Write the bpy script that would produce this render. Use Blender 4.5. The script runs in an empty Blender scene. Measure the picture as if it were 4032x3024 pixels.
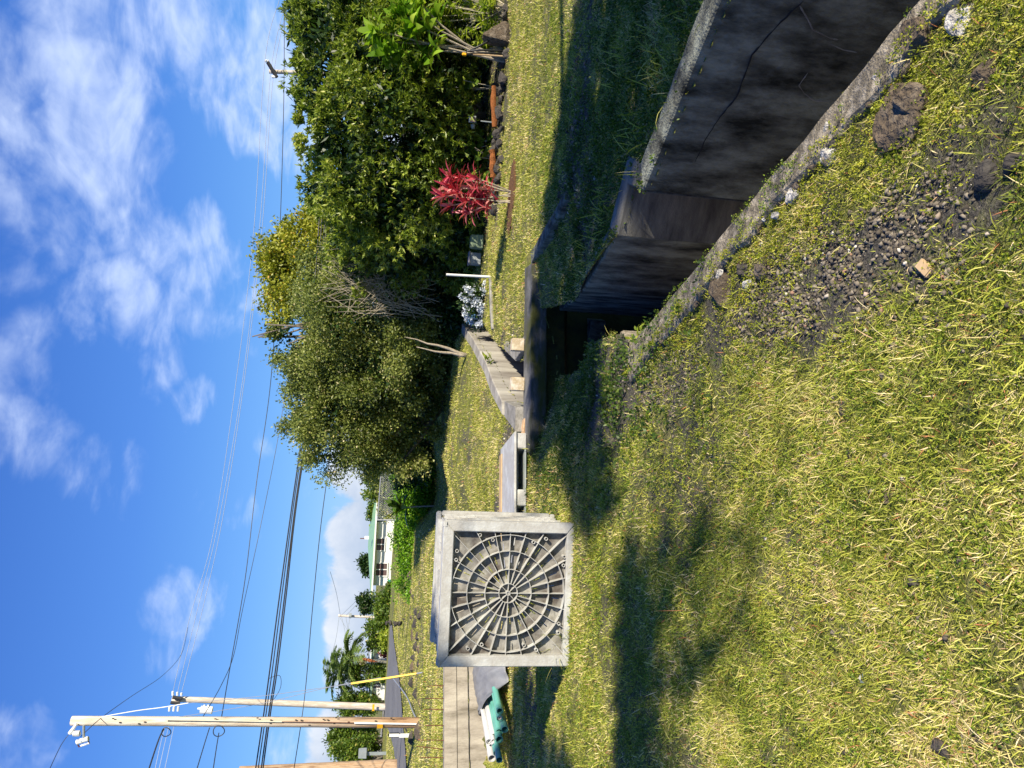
import bpy, bmesh, math, random
import numpy as np
from mathutils import Vector, Matrix
R = math.radians
rnd = random.Random(7)
rng = np.random.default_rng(11)
S_ = bpy.context.scene
COL = S_.collection

# ------------------------------------------------------------------ camera
PITCH, ROLL, EYE, FPX = R(9.5), R(3.3), 1.6, 2950.0
cd = bpy.data.cameras.new("camera"); cam = bpy.data.objects.new("camera", cd); COL.objects.link(cam)
cd.sensor_fit = 'HORIZONTAL'; cd.sensor_width = 36; cd.lens = 36*FPX/4032
cd.clip_start = 0.05; cd.clip_end = 3000
sp, cp, sr, cr = math.sin(PITCH), math.cos(PITCH), math.sin(ROLL), math.cos(ROLL)
RIGHT = Vector((1, 0, 0)); UP = Vector((0, sp, cp)); FWD = Vector((0, cp, -sp))
cx_, cy_ = RIGHT*sr - UP*cr, RIGHT*cr + UP*sr          # the phone was held on its side: world up is image left
cam.matrix_world = Matrix(((cx_.x, cy_.x, -FWD.x, 0), (cx_.y, cy_.y, -FWD.y, 0), (cx_.z, cy_.z, -FWD.z, EYE), (0, 0, 0, 1)))
S_.camera = cam
S_.render.resolution_x, S_.render.resolution_y = 1024, 768

def ray(px, py):
    U = 3024-py-1512; V = px-2016
    u = (U*cr+V*sr)/FPX; v = (-U*sr+V*cr)/FPX
    return Vector((u, cp-v*sp, -sp-v*cp))
def D(px, py, y):
    r = ray(px, py); t = y/r.y
    return Vector((r.x*t, y, EYE+r.z*t))

# ------------------------------------------------------------------ light
SUN = Vector((0.60, -0.58, 0.55)).normalized()
sd = bpy.data.lights.new("sun", 'SUN'); sd.energy = 5.0; sd.angle = R(0.6); sd.color = (1.0, 0.90, 0.73)
so = bpy.data.objects.new("sun", sd); COL.objects.link(so)
so.rotation_euler = (-SUN).to_track_quat('-Z', 'Y').to_euler()
SUN_EL = math.asin(SUN.z); SUN_AZ = math.atan2(SUN.x, SUN.y)

w = bpy.data.worlds.new("World"); S_.world = w; w.use_nodes = True
nt = w.node_tree; N = nt.nodes; L = nt.links; N.clear()
def nn(t, **k):
    n = N.new(t)
    for a, b in k.items(): setattr(n, a, b)
    return n
def mth(op, a, b=None, c=None, clamp=False):
    n = N.new('ShaderNodeMath'); n.operation = op; n.use_clamp = clamp
    for i, v in enumerate((a, b, c)):
        if v is None: continue
        if isinstance(v, (int, float)): n.inputs[i].default_value = v
        else: L.new(v, n.inputs[i])
    return n.outputs[0]
def smap(v, a, b):
    n = N.new('ShaderNodeMapRange'); n.interpolation_type = 'SMOOTHSTEP'; n.inputs[1].default_value = a; n.inputs[2].default_value = b
    L.new(v, n.inputs[0]); return n.outputs[0]
out = nn('ShaderNodeOutputWorld'); bg = nn('ShaderNodeBackground'); bg.inputs[1].default_value = 0.11
sky = nn('ShaderNodeTexSky'); sky.sky_type = 'NISHITA'; sky.sun_disc = False
sky.sun_elevation = SUN_EL; sky.sun_rotation = SUN_AZ; sky.altitude = 50; sky.air_density = 1.0; sky.dust_density = 0.4; sky.ozone_density = 2.5
hs = nn('ShaderNodeHueSaturation'); hs.inputs['Saturation'].default_value = 1.22; hs.inputs['Value'].default_value = 1.0; hs.inputs['Hue'].default_value = .508
L.new(sky.outputs[0], hs.inputs['Color'])
tc = nn('ShaderNodeTexCoord'); sep = nn('ShaderNodeSeparateXYZ'); L.new(tc.outputs['Generated'], sep.inputs[0])
zc = mth('MAXIMUM', sep.outputs[2], 0.02)
def lobes(lst):
    acc = None
    for (px, py, rad, st) in lst:
        d = ray(px, py).normalized()
        vm = N.new('ShaderNodeVectorMath'); vm.operation = 'DOT_PRODUCT'; L.new(tc.outputs['Generated'], vm.inputs[0]); vm.inputs[1].default_value = d
        a = math.cos(rad/FPX)
        m = smap(vm.outputs['Value'], a, 1.0 - (1-a)*0.12)
        m = mth('MULTIPLY', m, st)
        acc = m if acc is None else mth('MAXIMUM', acc, m)
    return acc
# high thin cloud: noise on the plane of the cloud deck
pl = N.new('ShaderNodeCombineXYZ')
L.new(mth('DIVIDE', sep.outputs[0], mth('ADD', zc, .25)), pl.inputs[0]); L.new(mth('DIVIDE', sep.outputs[1], mth('ADD', zc, .25)), pl.inputs[1])
def noise(vec, sc, det, rough, dist=0.0):
    n = N.new('ShaderNodeTexNoise'); n.inputs['Scale'].default_value = sc; n.inputs['Detail'].default_value = det; n.inputs['Roughness'].default_value = rough
    n.inputs['Distortion'].default_value = dist; L.new(vec, n.inputs['Vector']); return n.outputs[0]
n1 = noise(pl.outputs[0], 3.4, 6, .55, .6); n2 = noise(pl.outputs[0], 14, 4, .55, .4)
hi = lobes([(90, 480, 400, .72), (330, 480, 400, .98), (230, 820, 300, .75), (20, 900, 300, .6), (330, 0, 250, .7), (720, 40, 330, .75), (950, 250, 340, .7), (1090, 420, 300, .9),
            (560, 760, 260, .62), (760, 960, 260, .75), (470, 1220, 260, .8), (230, 1400, 260, .55), (560, 1420, 220, .62), (60, 1560, 300, .62), (960, 1120, 150, .62), (790, 1160, 240, .55),
            (30, 1700, 220, .75), (400, 1850, 200, .38), (740, 2380, 190, .62), (690, 2560, 130, .45), (810, 1980, 110, .5), (930, 2000, 110, .45), (760, 1560, 120, .45), (60, 2940, 200, .6), (920, 1050, 130, .5), (1150, 2930, 120, .55), (1060, 1700, 140, .5)])
nz = mth('ADD', mth('MULTIPLY', n1, .80), mth('MULTIPLY', n2, .20))
hid = smap(mth('ADD', hi, mth('MULTIPLY', mth('SUBTRACT', nz, .5), 3.0)), .34, 1.30)
# low cumulus bank above the horizon, hazy towards its base
n3 = noise(tc.outputs['Generated'], 13.0, 8, .62, .4)
lo = lobes([(1450, 2450, 190, 1.0), (1440, 2100, 190, 1.0), (1480, 1850, 210, 1.0), (1460, 2780, 170, 1.0), (1400, 2980, 230, 1.0), (1560, 2300, 330, 1.0), (1560, 1700, 330, 1.0), (1440, 2620, 190, 1.0), (1600, 2700, 330, 1.0), (1620, 1000, 350, .9), (1640, 400, 350, .9), (1600, 3400, 420, .9)])
lod = mth('MULTIPLY', smap(lo, .05, .35), smap(mth('ADD', lo, mth('MULTIPLY', mth('SUBTRACT', n3, .5), 2.6)), .28, .80))
shade_lo = smap(mth('ADD', mth('MULTIPLY', sep.outputs[2], 4.0), mth('MULTIPLY', n3, .9)), .45, .98)
cl = N.new('ShaderNodeMixRGB'); cl.inputs[1].default_value = (3.2, 3.75, 4.7, 1); cl.inputs[2].default_value = (5.3, 5.5, 5.9, 1); L.new(shade_lo, cl.inputs[0])
ch = N.new('ShaderNodeMixRGB'); ch.inputs[1].default_value = (3.5, 4.4, 6.6, 1); ch.inputs[2].default_value = (5.0, 5.7, 7.0, 1); L.new(n2, ch.inputs[0])
gr = nn('ShaderNodeValToRGB'); ge = gr.color_ramp.elements; ge[0].position = 0; ge[0].color = (.19, .46, .90, 1); ge[1].position = 1; ge[1].color = (.02, .07, .34, 1)
for p_, c_ in ((.12, (.125, .37, .86)), (.28, (.07, .235, .74)), (.45, (.042, .15, .58))): x_ = ge.new(p_); x_.color = (*c_, 1)
L.new(sep.outputs[2], gr.inputs[0])
gs = N.new('ShaderNodeVectorMath'); gs.operation = 'SCALE'; gs.inputs[3].default_value = 6.2; L.new(gr.outputs[0], gs.inputs[0])
mb_ = N.new('ShaderNodeMixRGB'); mb_.inputs[0].default_value = .8; L.new(hs.outputs[0], mb_.inputs[1]); L.new(gs.outputs[0], mb_.inputs[2])
m1 = N.new('ShaderNodeMixRGB'); L.new(mth('MULTIPLY', hid, .74), m1.inputs[0]); L.new(mb_.outputs[0], m1.inputs[1]); L.new(ch.outputs[0], m1.inputs[2])
m2 = N.new('ShaderNodeMixRGB'); L.new(mth('MULTIPLY', lod, .95), m2.inputs[0]); L.new(m1.outputs[0], m2.inputs[1]); L.new(cl.outputs[0], m2.inputs[2])
L.new(m2.outputs[0], bg.inputs[0]); L.new(bg.outputs[0], out.inputs[0])

vs = S_.view_settings; vs.view_transform = 'Standard'; vs.look = 'None'; vs.exposure = 0.72; vs.gamma = 1.0
S_.render.engine = 'CYCLES'
S_.cycles.max_bounces = 5; S_.cycles.diffuse_bounces = 3; S_.cycles.transparent_max_bounces = 6; S_.cycles.caustics_reflective = False; S_.cycles.caustics_refractive = False

# ------------------------------------------------------------------ materials
def ramp(nodes, links, fac, stops):
    n = nodes.new('ShaderNodeValToRGB'); e = n.color_ramp.elements
    e[0].position, e[0].color = stops[0][0], (*stops[0][1], 1); e[1].position, e[1].color = stops[-1][0], (*stops[-1][1], 1)
    for p, c in stops[1:-1]:
        x = e.new(p); x.color = (*c, 1)
    links.new(fac, n.inputs[0]); return n.outputs[0]
def newmat(name):
    m = bpy.data.materials.new(name); m.use_nodes = True
    b = m.node_tree.nodes['Principled BSDF']; return m, m.node_tree.nodes, m.node_tree.links, b
def mat(name, c1, c2=None, scale=6, rough=.75, metal=0, bump=0, bscale=None, detail=6, spec=.4, stretch=(1, 1, 1), c3=None, lo=.35, hi=.65):
    """noise-mixed surface in world space"""
    m, n, l, b = newmat(name)
    b.inputs['Roughness'].default_value = rough; b.inputs['Metallic'].default_value = metal; b.inputs['Specular IOR Level'].default_value = spec
    g = n.new('ShaderNodeNewGeometry'); mp = n.new('ShaderNodeMapping'); mp.inputs['Scale'].default_value = stretch; l.new(g.outputs['Position'], mp.inputs[0])
    t = n.new('ShaderNodeTexNoise'); t.inputs['Scale'].default_value = scale; t.inputs['Detail'].default_value = detail; t.inputs['Roughness'].default_value = .62; l.new(mp.outputs[0], t.inputs['Vector'])
    c2 = c2 or tuple(x*.7 for x in c1)
    stops = [(lo, c1), (hi, c2)] if c3 is None else [(lo, c1), ((lo+hi)/2, c2), (hi, c3)]
    l.new(ramp(n, l, t.outputs[0], stops), b.inputs['Base Color'])
    if bump:
        t2 = n.new('ShaderNodeTexNoise'); t2.inputs['Scale'].default_value = bscale or scale*4; t2.inputs['Detail'].default_value = 8; l.new(mp.outputs[0], t2.inputs['Vector'])
        bp = n.new('ShaderNodeBump'); bp.inputs['Strength'].default_value = bump; bp.inputs['Distance'].default_value = .03; l.new(t2.outputs[0], bp.inputs['Height']); l.new(bp.outputs[0], b.inputs['Normal'])
    return m
def leafmat(name, stops, rough=.45, trans=.3, spec=.4, tint=(1.1, 1.25, .45)):
    """leaf-to-leaf variety from a random value carried by every leaf"""
    m, n, l, b = newmat(name)
    a = n.new('ShaderNodeAttribute'); a.attribute_name = 'v'
    c = ramp(n, l, a.outputs['Fac'], stops)
    l.new(c, b.inputs['Base Color']); b.inputs['Roughness'].default_value = rough; b.inputs['Specular IOR Level'].default_value = spec
    tr = n.new('ShaderNodeBsdfTranslucent'); mx = n.new('ShaderNodeMixRGB'); mx.blend_type = 'MULTIPLY'; mx.inputs[0].default_value = 1; l.new(c, mx.inputs[1]); mx.inputs[2].default_value = (*tint, 1)
    l.new(mx.outputs[0], tr.inputs[0])
    ms = n.new('ShaderNodeMixShader'); ms.inputs[0].default_value = trans; l.new(b.outputs[0], ms.inputs[1]); l.new(tr.outputs[0], ms.inputs[2])
    l.new(ms.outputs[0], n['Material Output'].inputs[0]); return m

M = {}
M['plastic'] = mat('grey_plastic', (.52, .53, .51), (.40, .39, .36), scale=4, rough=.55, bump=.15, bscale=60, c3=(.52, .53, .50))
M['plastic_dirty'] = mat('dirty_grey_plastic', (.33, .32, .285), (.19, .18, .16), scale=4.5, rough=.7, bump=.2, bscale=40, c3=(.085, .07, .06), lo=.38, hi=.62)
M['white_paint'] = mat('white_paint', (.84, .84, .82), (.74, .74, .71), scale=3, rough=.5)
M['cream'] = mat('cream_paint', (.72, .68, .52), (.6, .56, .42), scale=3)
M['green_roof'] = mat('green_metal_roof', (.30, .50, .27), (.24, .42, .22), scale=4, rough=.4)
M['sage_roof'] = mat('sage_roof', (.30, .42, .30), (.24, .34, .24), scale=4)
M['glass'] = mat('window_glass', (.10, .08, .08), (.16, .10, .10), scale=2, rough=.15)
M['screen'] = mat('insect_screen', (.12, .15, .15), (.17, .2, .19), scale=2, rough=.5)
M['asphalt'] = mat('asphalt', (.17, .17, .17), (.13, .13, .13), scale=1.2, rough=.9, bump=.2, bscale=60)
M['pave'] = mat('concrete_pavement', (.42, .38, .28), (.34, .31, .24), scale=1)
M['concrete'] = mat('weathered_concrete', (.34, .325, .29), (.22, .21, .185), scale=7, rough=.9, bump=.5, bscale=70, c3=(.13, .12, .10), lo=.36, hi=.74)
M['curb'] = mat('speckled_curb_concrete', (.07, .06, .04), (.20, .17, .12), scale=24, rough=.95, bump=.5, bscale=120, c3=(.46, .40, .30), lo=.3, hi=.66, detail=10)
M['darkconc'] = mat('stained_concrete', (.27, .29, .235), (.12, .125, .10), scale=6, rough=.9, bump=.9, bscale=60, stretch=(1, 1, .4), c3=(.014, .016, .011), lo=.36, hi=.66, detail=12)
M['mossconc'] = mat('mossy_concrete', (.16, .16, .155), (.075, .075, .07), scale=3, rough=.95, bump=.4, bscale=50, stretch=(.6, .6, 2.5), c3=(.055, .06, .012), lo=.35, hi=.62)
M['moss'] = mat('wall_moss', (.045, .05, .008), (.02, .022, .008), scale=5, rough=1, bump=.8)  # moss on the ledge; the same dark tone paints shade in the culvert
M['lightconc'] = mat('pale_concrete', (.62, .55, .40), (.46, .36, .22), scale=9, rough=.9, bump=.2, c3=(.66, .60, .48))
M['tarp'] = mat('grey_tarpaulin', (.22, .23, .25), (.17, .175, .19), scale=5, rough=.5, bump=.5, bscale=9)
M['pvc_green'] = mat('green_pvc', (.14, .42, .34), (.10, .32, .26), scale=3, rough=.35)
M['pvc_white'] = mat('white_pvc', (.62, .62, .60), (.5, .5, .48), scale=3, rough=.35)
M['soil'] = mat('dark_soil', (.05, .04, .03), (.03, .025, .02), scale=8, rough=1)
M['lava'] = mat('lava_rock', (.085, .078, .07), (.045, .04, .036), scale=9, rough=.95, bump=1, bscale=35, c3=(.13, .11, .09), lo=.3, hi=.7)
M['lavabrown'] = mat('brown_lava_rock', (.18, .135, .09), (.09, .068, .045), scale=12, rough=.95, bump=1, bscale=50, c3=(.27, .22, .16), lo=.3, hi=.7)
M['mortar'] = mat('white_mortar', (.55, .53, .48), (.36, .34, .30), scale=25, rough=.95, bump=1, bscale=60, c3=(.66, .64, .6), lo=.3, hi=.6)
M['black'] = mat('black_rubber', (.02, .02, .022), (.03, .03, .03), rough=.5)
M['hole'] = mat('dark_inside', (.03, .03, .03), (.02, .02, .02), rough=.9)
M['steel'] = mat('galvanised_steel', (.45, .46, .47), (.36, .37, .38), rough=.45, metal=.5)
M['greymetal'] = mat('grey_metal_box', (.30, .33, .33), (.25, .28, .28), rough=.5)
M['rust'] = mat('rusty_steel', (.16, .05, .03), (.10, .04, .02), scale=20, rough=.9)
M['yellow'] = mat('yellow_plastic', (.85, .55, .01), (.75, .45, .01), rough=.4)
M['orange'] = mat('yellow_sign', (.85, .45, .01), (.8, .4, .01), rough=.5)
M['orangewood'] = mat('rotten_orange_wood', (.42, .15, .04), (.25, .08, .02), scale=12, rough=.95, bump=1, bscale=40, stretch=(1, 1, 6))
M['ply'] = mat('weathered_plywood', (.52, .38, .22), (.40, .27, .14), scale=4, rough=.85, stretch=(1, 6, 1))
M['logwood'] = mat('cut_timber', (.62, .44, .27), (.40, .24, .13), scale=8, rough=.9, bump=.6, bscale=30, stretch=(1, 1, 5))
M['polewhite'] = mat('bleached_pole_wood', (.60, .54, .44), (.44, .37, .29), scale=3.5, rough=.9, bump=.4, bscale=18, stretch=(3, 3, .35), c3=(.66, .61, .53), lo=.3, hi=.62)
M['polebrown'] = mat('brown_pole_wood', (.34, .19, .09), (.46, .33, .21), scale=3.5, rough=.9, bump=.5, bscale=18, stretch=(3, 3, .4), c3=(.17, .09, .05), lo=.32, hi=.68)
M['bark'] = mat('grey_bark', (.20, .17, .13), (.12, .10, .08), scale=12, rough=.95, bump=.6)
M['palebark'] = mat('pale_bark', (.42, .36, .27), (.28, .24, .18), scale=14, rough=.95, bump=.6)
M['twig'] = mat('dry_twig', (.50, .44, .33), (.38, .33, .24), scale=9, rough=.9)
M['teal'] = mat('teal_paint', (.02, .30, .18), (.02, .25, .15))
M['greenbox'] = mat('pale_green_plastic', (.20, .27, .17), (.17, .22, .14), rough=.6)
M['pinkgrey'] = mat('grey_tote', (.30, .28, .33), (.25, .24, .28), rough=.6)
M['mulch'] = mat('reddish_mulch', (.22, .11, .05), (.13, .07, .035), scale=40, rough=1, bump=1)
M['palmring'] = mat('palm_trunk', (.34, .33, .30), (.25, .24, .21), scale=6, stretch=(1, 1, 5))
M['crownshaft'] = mat('palm_crownshaft', (.30, .36, .10), (.24, .30, .08))
M['net'] = mat('orange_brown_frond', (.38, .13, .05), (.3, .1, .04))

G_LEAF = [(0, (.03, .06, .008)), (.35, (.085, .15, .015)), (.7, (.17, .25, .026)), (.92, (.30, .35, .05)), (1, (.42, .38, .09))]
M['leaf_t1'] = leafmat('lanceolate_leaf', [(0, (.05, .08, .009)), (.4, (.19, .26, .026)), (.75, (.36, .42, .055)), (1, (.58, .56, .16))], rough=.38)
M['leaf_t3'] = leafmat('small_grey_green_leaf', [(0, (.06, .085, .015)), (.4, (.18, .22, .045)), (.75, (.31, .34, .085)), (.95, (.46, .44, .16)), (1, (.58, .5, .24))], rough=.45)
M['leaf_t2'] = leafmat('yellow_green_leaf', [(0, (.14, .16, .012)), (.45, (.30, .32, .03)), (.85, (.48, .46, .06)), (1, (.5, .3, .03))])
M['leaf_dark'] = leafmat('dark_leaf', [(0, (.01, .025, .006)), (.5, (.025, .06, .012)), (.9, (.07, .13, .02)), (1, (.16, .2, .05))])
M['leaf_mid'] = leafmat('mid_green_leaf', G_LEAF)
M['leaf_hedge'] = leafmat('bright_hedge_leaf', [(0, (.04, .12, .008)), (.5, (.17, .36, .015)), (1, (.34, .52, .03))])
M['leaf_croton'] = leafmat('yellow_green_shrub_leaf', [(0, (.12, .20, .02)), (.5, (.28, .36, .03)), (1, (.50, .52, .08))], trans=.35)
M['leaf_ti'] = leafmat('broad_ti_leaf', [(0, (.07, .17, .012)), (.5, (.20, .36, .025)), (1, (.48, .58, .08))], rough=.28, trans=.35)
M['leaf_red'] = leafmat('red_ti_leaf', [(0, (.15, .01, .025)), (.35, (.42, .03, .06)), (.65, (.68, .14, .17)), (1, (.82, .48, .36))], rough=.32, trans=.25, tint=(1.3, .5, .5))
M['leaf_palm'] = leafmat('palm_leaf', [(0, (.05, .10, .02)), (.6, (.16, .25, .05)), (1, (.42, .48, .18))])
M['flower'] = leafmat('white_flower_petal', [(0, (.62, .68, .74)), (1, (.82, .85, .88))], trans=.15, tint=(1, 1, 1))
M['pflower'] = leafmat('cream_palm_flower', [(0, (.55, .48, .2)), (1, (.75, .7, .4))], trans=.2)
M['maroon'] = leafmat('maroon_leaf', [(0, (.05, .01, .015)), (1, (.25, .04, .05))])
M['grass'] = leafmat('grass_blade', [(0, (.04, .065, .010)), (.18, (.14, .175, .018)), (.36, (.36, .40, .038)), (.54, (.56, .56, .09)), (.72, (.78, .66, .27)), (.93, (.90, .75, .48)), (1, (.48, .19, .08))], rough=.6, trans=.25)
M['clover'] = leafmat('clover_leaf', [(0, (.04, .09, .010)), (.5, (.20, .29, .025)), (1, (.44, .47, .07))])
M['sedum'] = leafmat('yellow_ground_cover', [(0, (.10, .13, .012)), (.35, (.27, .31, .02)), (.7, (.46, .46, .04)), (.92, (.55, .50, .09)), (1, (.42, .22, .05))], rough=.5, trans=.3)
M['weed'] = leafmat('dark_shade_weed', [(0, (.02, .045, .008)), (.5, (.07, .13, .016)), (.85, (.15, .21, .03)), (1, (.32, .29, .12))])
M['petal'] = leafmat('fallen_white_petal', [(0, (.7, .68, .58)), (1, (.8, .78, .7))])
M['stone'] = leafmat('gravel_stone', [(0, (.05, .042, .032)), (.5, (.16, .135, .10)), (.82, (.30, .26, .20)), (.93, (.28, .15, .10)), (1, (.62, .57, .48))], rough=.9, trans=0.0)

def ground_material():
    m, n, l, b = newmat('grass_and_gravel_ground')
    g = n.new('ShaderNodeNewGeometry'); sx = n.new('ShaderNodeSeparateXYZ'); l.new(g.outputs['Position'], sx.inputs[0])
    def T(sc, det=8, ro=.65):
        t = n.new('ShaderNodeTexNoise'); t.inputs['Scale'].default_value = sc; t.inputs['Detail'].default_value = det; t.inputs['Roughness'].default_value = ro; l.new(g.outputs['Position'], t.inputs['Vector']); return t.outputs[0]
    soil = ramp(n, l, T(90), [(.3, (.025, .022, .018)), (.5, (.085, .078, .065)), (.72, (.22, .20, .17))])
    green = ramp(n, l, T(6.5), [(.3, (.11, .13, .018)), (.5, (.28, .31, .05)), (.7, (.45, .39, .13))])
    fine = ramp(n, l, T(55), [(.34, (.16, .14, .12)), (.62, (1.25, 1.25, 1.25))])
    mu = n.new('ShaderNodeMixRGB'); mu.blend_type = 'MULTIPLY'; mu.inputs[0].default_value = 1; l.new(green, mu.inputs[1]); l.new(fine, mu.inputs[2])
    a = n.new('ShaderNodeAttribute'); a.attribute_name = 'soil'
    ad = n.new('ShaderNodeMath'); ad.operation = 'ADD'; l.new(a.outputs['Fac'], ad.inputs[0])
    mm = n.new('ShaderNodeMath'); mm.operation = 'MULTIPLY_ADD'; l.new(T(14), mm.inputs[0]); mm.inputs[1].default_value = 1.6; mm.inputs[2].default_value = -.8; l.new(mm.outputs[0], ad.inputs[1]); ad.use_clamp = True
    mx = n.new('ShaderNodeMixRGB'); l.new(ad.outputs[0], mx.inputs[0]); l.new(mu.outputs[0], mx.inputs[1]); l.new(soil, mx.inputs[2])
    l.new(mx.outputs[0], b.inputs['Base Color']); b.inputs['Roughness'].default_value = .95; b.inputs['Specular IOR Level'].default_value = .2
    bp = n.new('ShaderNodeBump'); bp.inputs['Strength'].default_value = .9; bp.inputs['Distance'].default_value = .03; l.new(T(45), bp.inputs['Height']); l.new(bp.outputs[0], b.inputs['Normal'])
    return m
M['ground'] = ground_material()

# ------------------------------------------------------------------ helpers
def tag(o, label=None, cat=None, group=None, kind=None):
    if label: o['label'] = label
    if cat: o['category'] = cat
    if group: o['group'] = group
    if kind: o['kind'] = kind
    return o
def empty(name, loc, label=None, cat=None, rz=0, group=None):
    o = bpy.data.objects.new(name, None); COL.objects.link(o); o.location = loc; o.rotation_euler = (0, 0, rz); o.empty_display_size = .2
    return tag(o, label, cat, group)
class MB:
    def __init__(s): s.v = []; s.f = []
    def add(s, v, f):
        k = len(s.v); s.v += [tuple(x) for x in v]; s.f += [tuple(i+k for i in q) for q in f]; return s
    def box(s, c, size, rz=0, rx=0, ry=0, taper=1.0):
        m = Matrix.Rotation(rz, 3, 'Z') @ Matrix.Rotation(ry, 3, 'Y') @ Matrix.Rotation(rx, 3, 'X'); c = Vector(c); h = Vector(size)/2
        vv = []
        for z in (-1, 1):
            t = taper if z > 0 else 1
            for x, y in ((-1, -1), (1, -1), (1, 1), (-1, 1)): vv.append(c + m @ Vector((x*h.x*t, y*h.y*t, z*h.z)))
        return s.add(vv, [(3, 2, 1, 0), (4, 5, 6, 7), (0, 1, 5, 4), (1, 2, 6, 5), (2, 3, 7, 6), (3, 0, 4, 7)])
    def prism(s, poly, zt, zb):
        n = len(poly); zt = zt if hasattr(zt, '__len__') else [zt]*n; zb = zb if hasattr(zb, '__len__') else [zb]*n
        ar = sum(poly[i][0]*poly[(i+1) % n][1]-poly[(i+1) % n][0]*poly[i][1] for i in range(n))
        idx = list(range(n)) if ar > 0 else list(range(n))[::-1]
        vv = [(poly[i][0], poly[i][1], zb[i]) for i in idx]+[(poly[i][0], poly[i][1], zt[i]) for i in idx]
        return s.add(vv, [tuple(range(n))[::-1], tuple(range(n, 2*n))]+[(i, (i+1) % n, n+(i+1) % n, n+i) for i in range(n)])
    def tube(s, path, r, n=8, cap=True, inner=None):
        path = [Vector(p) for p in path]; rs = r if hasattr(r, '__len__') else [r]*len(path)
        vv = []; prev = None
        for i, p in enumerate(path):
            t = (path[min(i+1, len(path)-1)]-path[max(i-1, 0)]).normalized()
            if prev is None: a = t.orthogonal().normalized()
            else: a = (prev - t*prev.dot(t)).normalized()
            prev = a; b = t.cross(a)
            for k in range(n):
                an = 2*math.pi*k/n; vv.append(p+(a*math.cos(an)+b*math.sin(an))*rs[i])
        ff = []
        for i in range(len(path)-1):
            for k in range(n): ff.append((i*n+k, i*n+(k+1) % n, (i+1)*n+(k+1) % n, (i+1)*n+k))
        if cap: ff += [tuple(range(n))[::-1], tuple((len(path)-1)*n+k for k in range(n))]
        return s.add(vv, ff)
    def pipe(s, a, b, ro, ri, n=18):
        a, b = Vector(a), Vector(b); t = (b-a).normalized(); u = t.orthogonal().normalized(); w_ = t.cross(u); vv = []
        for p in (a, b):
            for rr in (ro, ri):
                for k in range(n):
                    an = 2*math.pi*k/n; vv.append(p+(u*math.cos(an)+w_*math.sin(an))*rr)
        ff = []
        for k in range(n):
            j = (k+1) % n
            ff += [(k, j, 2*n+j, 2*n+k), (n+j, n+k, 3*n+k, 3*n+j), (j, k, n+k, n+j), (2*n+k, 2*n+j, 3*n+j, 3*n+k)]
        return s.add(vv, ff)
    def build(s, name, m, parent=None, smooth=False, bevel=0, loc=None):
        me = bpy.data.meshes.new(name); me.from_pydata(s.v, [], s.f); me.materials.append(M[m] if isinstance(m, str) else m)
        bm = bmesh.new(); bm.from_mesh(me); bmesh.ops.recalc_face_normals(bm, faces=bm.faces)
        if bevel: bmesh.ops.bevel(bm, geom=[e for e in bm.edges if e.calc_face_angle(0) > .6], offset=bevel, segments=2, affect='EDGES', clamp_overlap=True)
        bm.to_mesh(me); bm.free()
        if smooth: me.polygons.foreach_set('use_smooth', [True]*len(me.polygons))
        o = bpy.data.objects.new(name, me); COL.objects.link(o)
        if parent: o.parent = parent
        if loc is not None: o.location = loc
        return o
def npmesh(name, V, F, m, parent=None, attr=None, aname='v', smooth=False):
    V = np.asarray(V, np.float32); F = np.asarray(F, np.int32); k = F.shape[1]
    me = bpy.data.meshes.new(name); me.vertices.add(len(V)); me.vertices.foreach_set('co', V.ravel())
    me.loops.add(F.size); me.loops.foreach_set('vertex_index', F.ravel()); me.polygons.add(len(F))
    me.polygons.foreach_set('loop_start', np.arange(0, F.size, k, dtype=np.int32))
    me.update(calc_edges=True); me.validate()
    me.materials.append(M[m] if isinstance(m, str) else m)
    if attr is not None:
        a = me.attributes.new(aname, 'FLOAT', 'POINT'); a.data.foreach_set('value', np.asarray(attr, np.float32))
    if smooth: me.polygons.foreach_set('use_smooth', np.ones(len(F), bool))
    o = bpy.data.objects.new(name, me); COL.objects.link(o)
    if parent: o.parent = parent
    return o
def unit(a): return a/np.maximum(np.linalg.norm(a, axis=-1, keepdims=True), 1e-9)
def rdir(n, up=0.0, out=None, k=1.0):
    d = rng.normal(size=(n, 3)); d = unit(d)
    if out is not None: d = d+out*k
    d[:, 2] += up
    return unit(d)
_h = rng.random(4096)
def vnoise(x, y):
    xi, yi = np.floor(x).astype(int), np.floor(y).astype(int); fx, fy = x-xi, y-yi; fx = fx*fx*(3-2*fx); fy = fy*fy*(3-2*fy)
    h = lambda a, b: _h[(a*73+b*1777+a*b*11) % 4096]
    return (h(xi, yi)*(1-fx)+h(xi+1, yi)*fx)*(1-fy)+(h(xi, yi+1)*(1-fx)+h(xi+1, yi+1)*fx)*fy
def fbm(x, y, s=1.0):
    x = np.asarray(x, float); y = np.asarray(y, float)
    return (vnoise(x*s+31, y*s+17)*.5+vnoise(x*s*2.1+5, y*s*2.1+9)*.28+vnoise(x*s*4.3, y*s*4.3+3)*.22)
def sst(t): t = np.clip(t, 0, 1); return t*t*(3-2*t)
def inpoly(x, y, P):
    x = np.asarray(x); y = np.asarray(y); r = np.zeros(x.shape, bool); n = len(P)
    for i in range(n):
        x1, y1 = P[i]; x2, y2 = P[(i+1) % n]
        c = ((y1 > y) != (y2 > y)); 
        with np.errstate(divide='ignore', invalid='ignore'): r ^= c & (x < (x2-x1)*(y-y1)/((y2-y1) or 1e-9)+x1)
    return r
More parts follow.
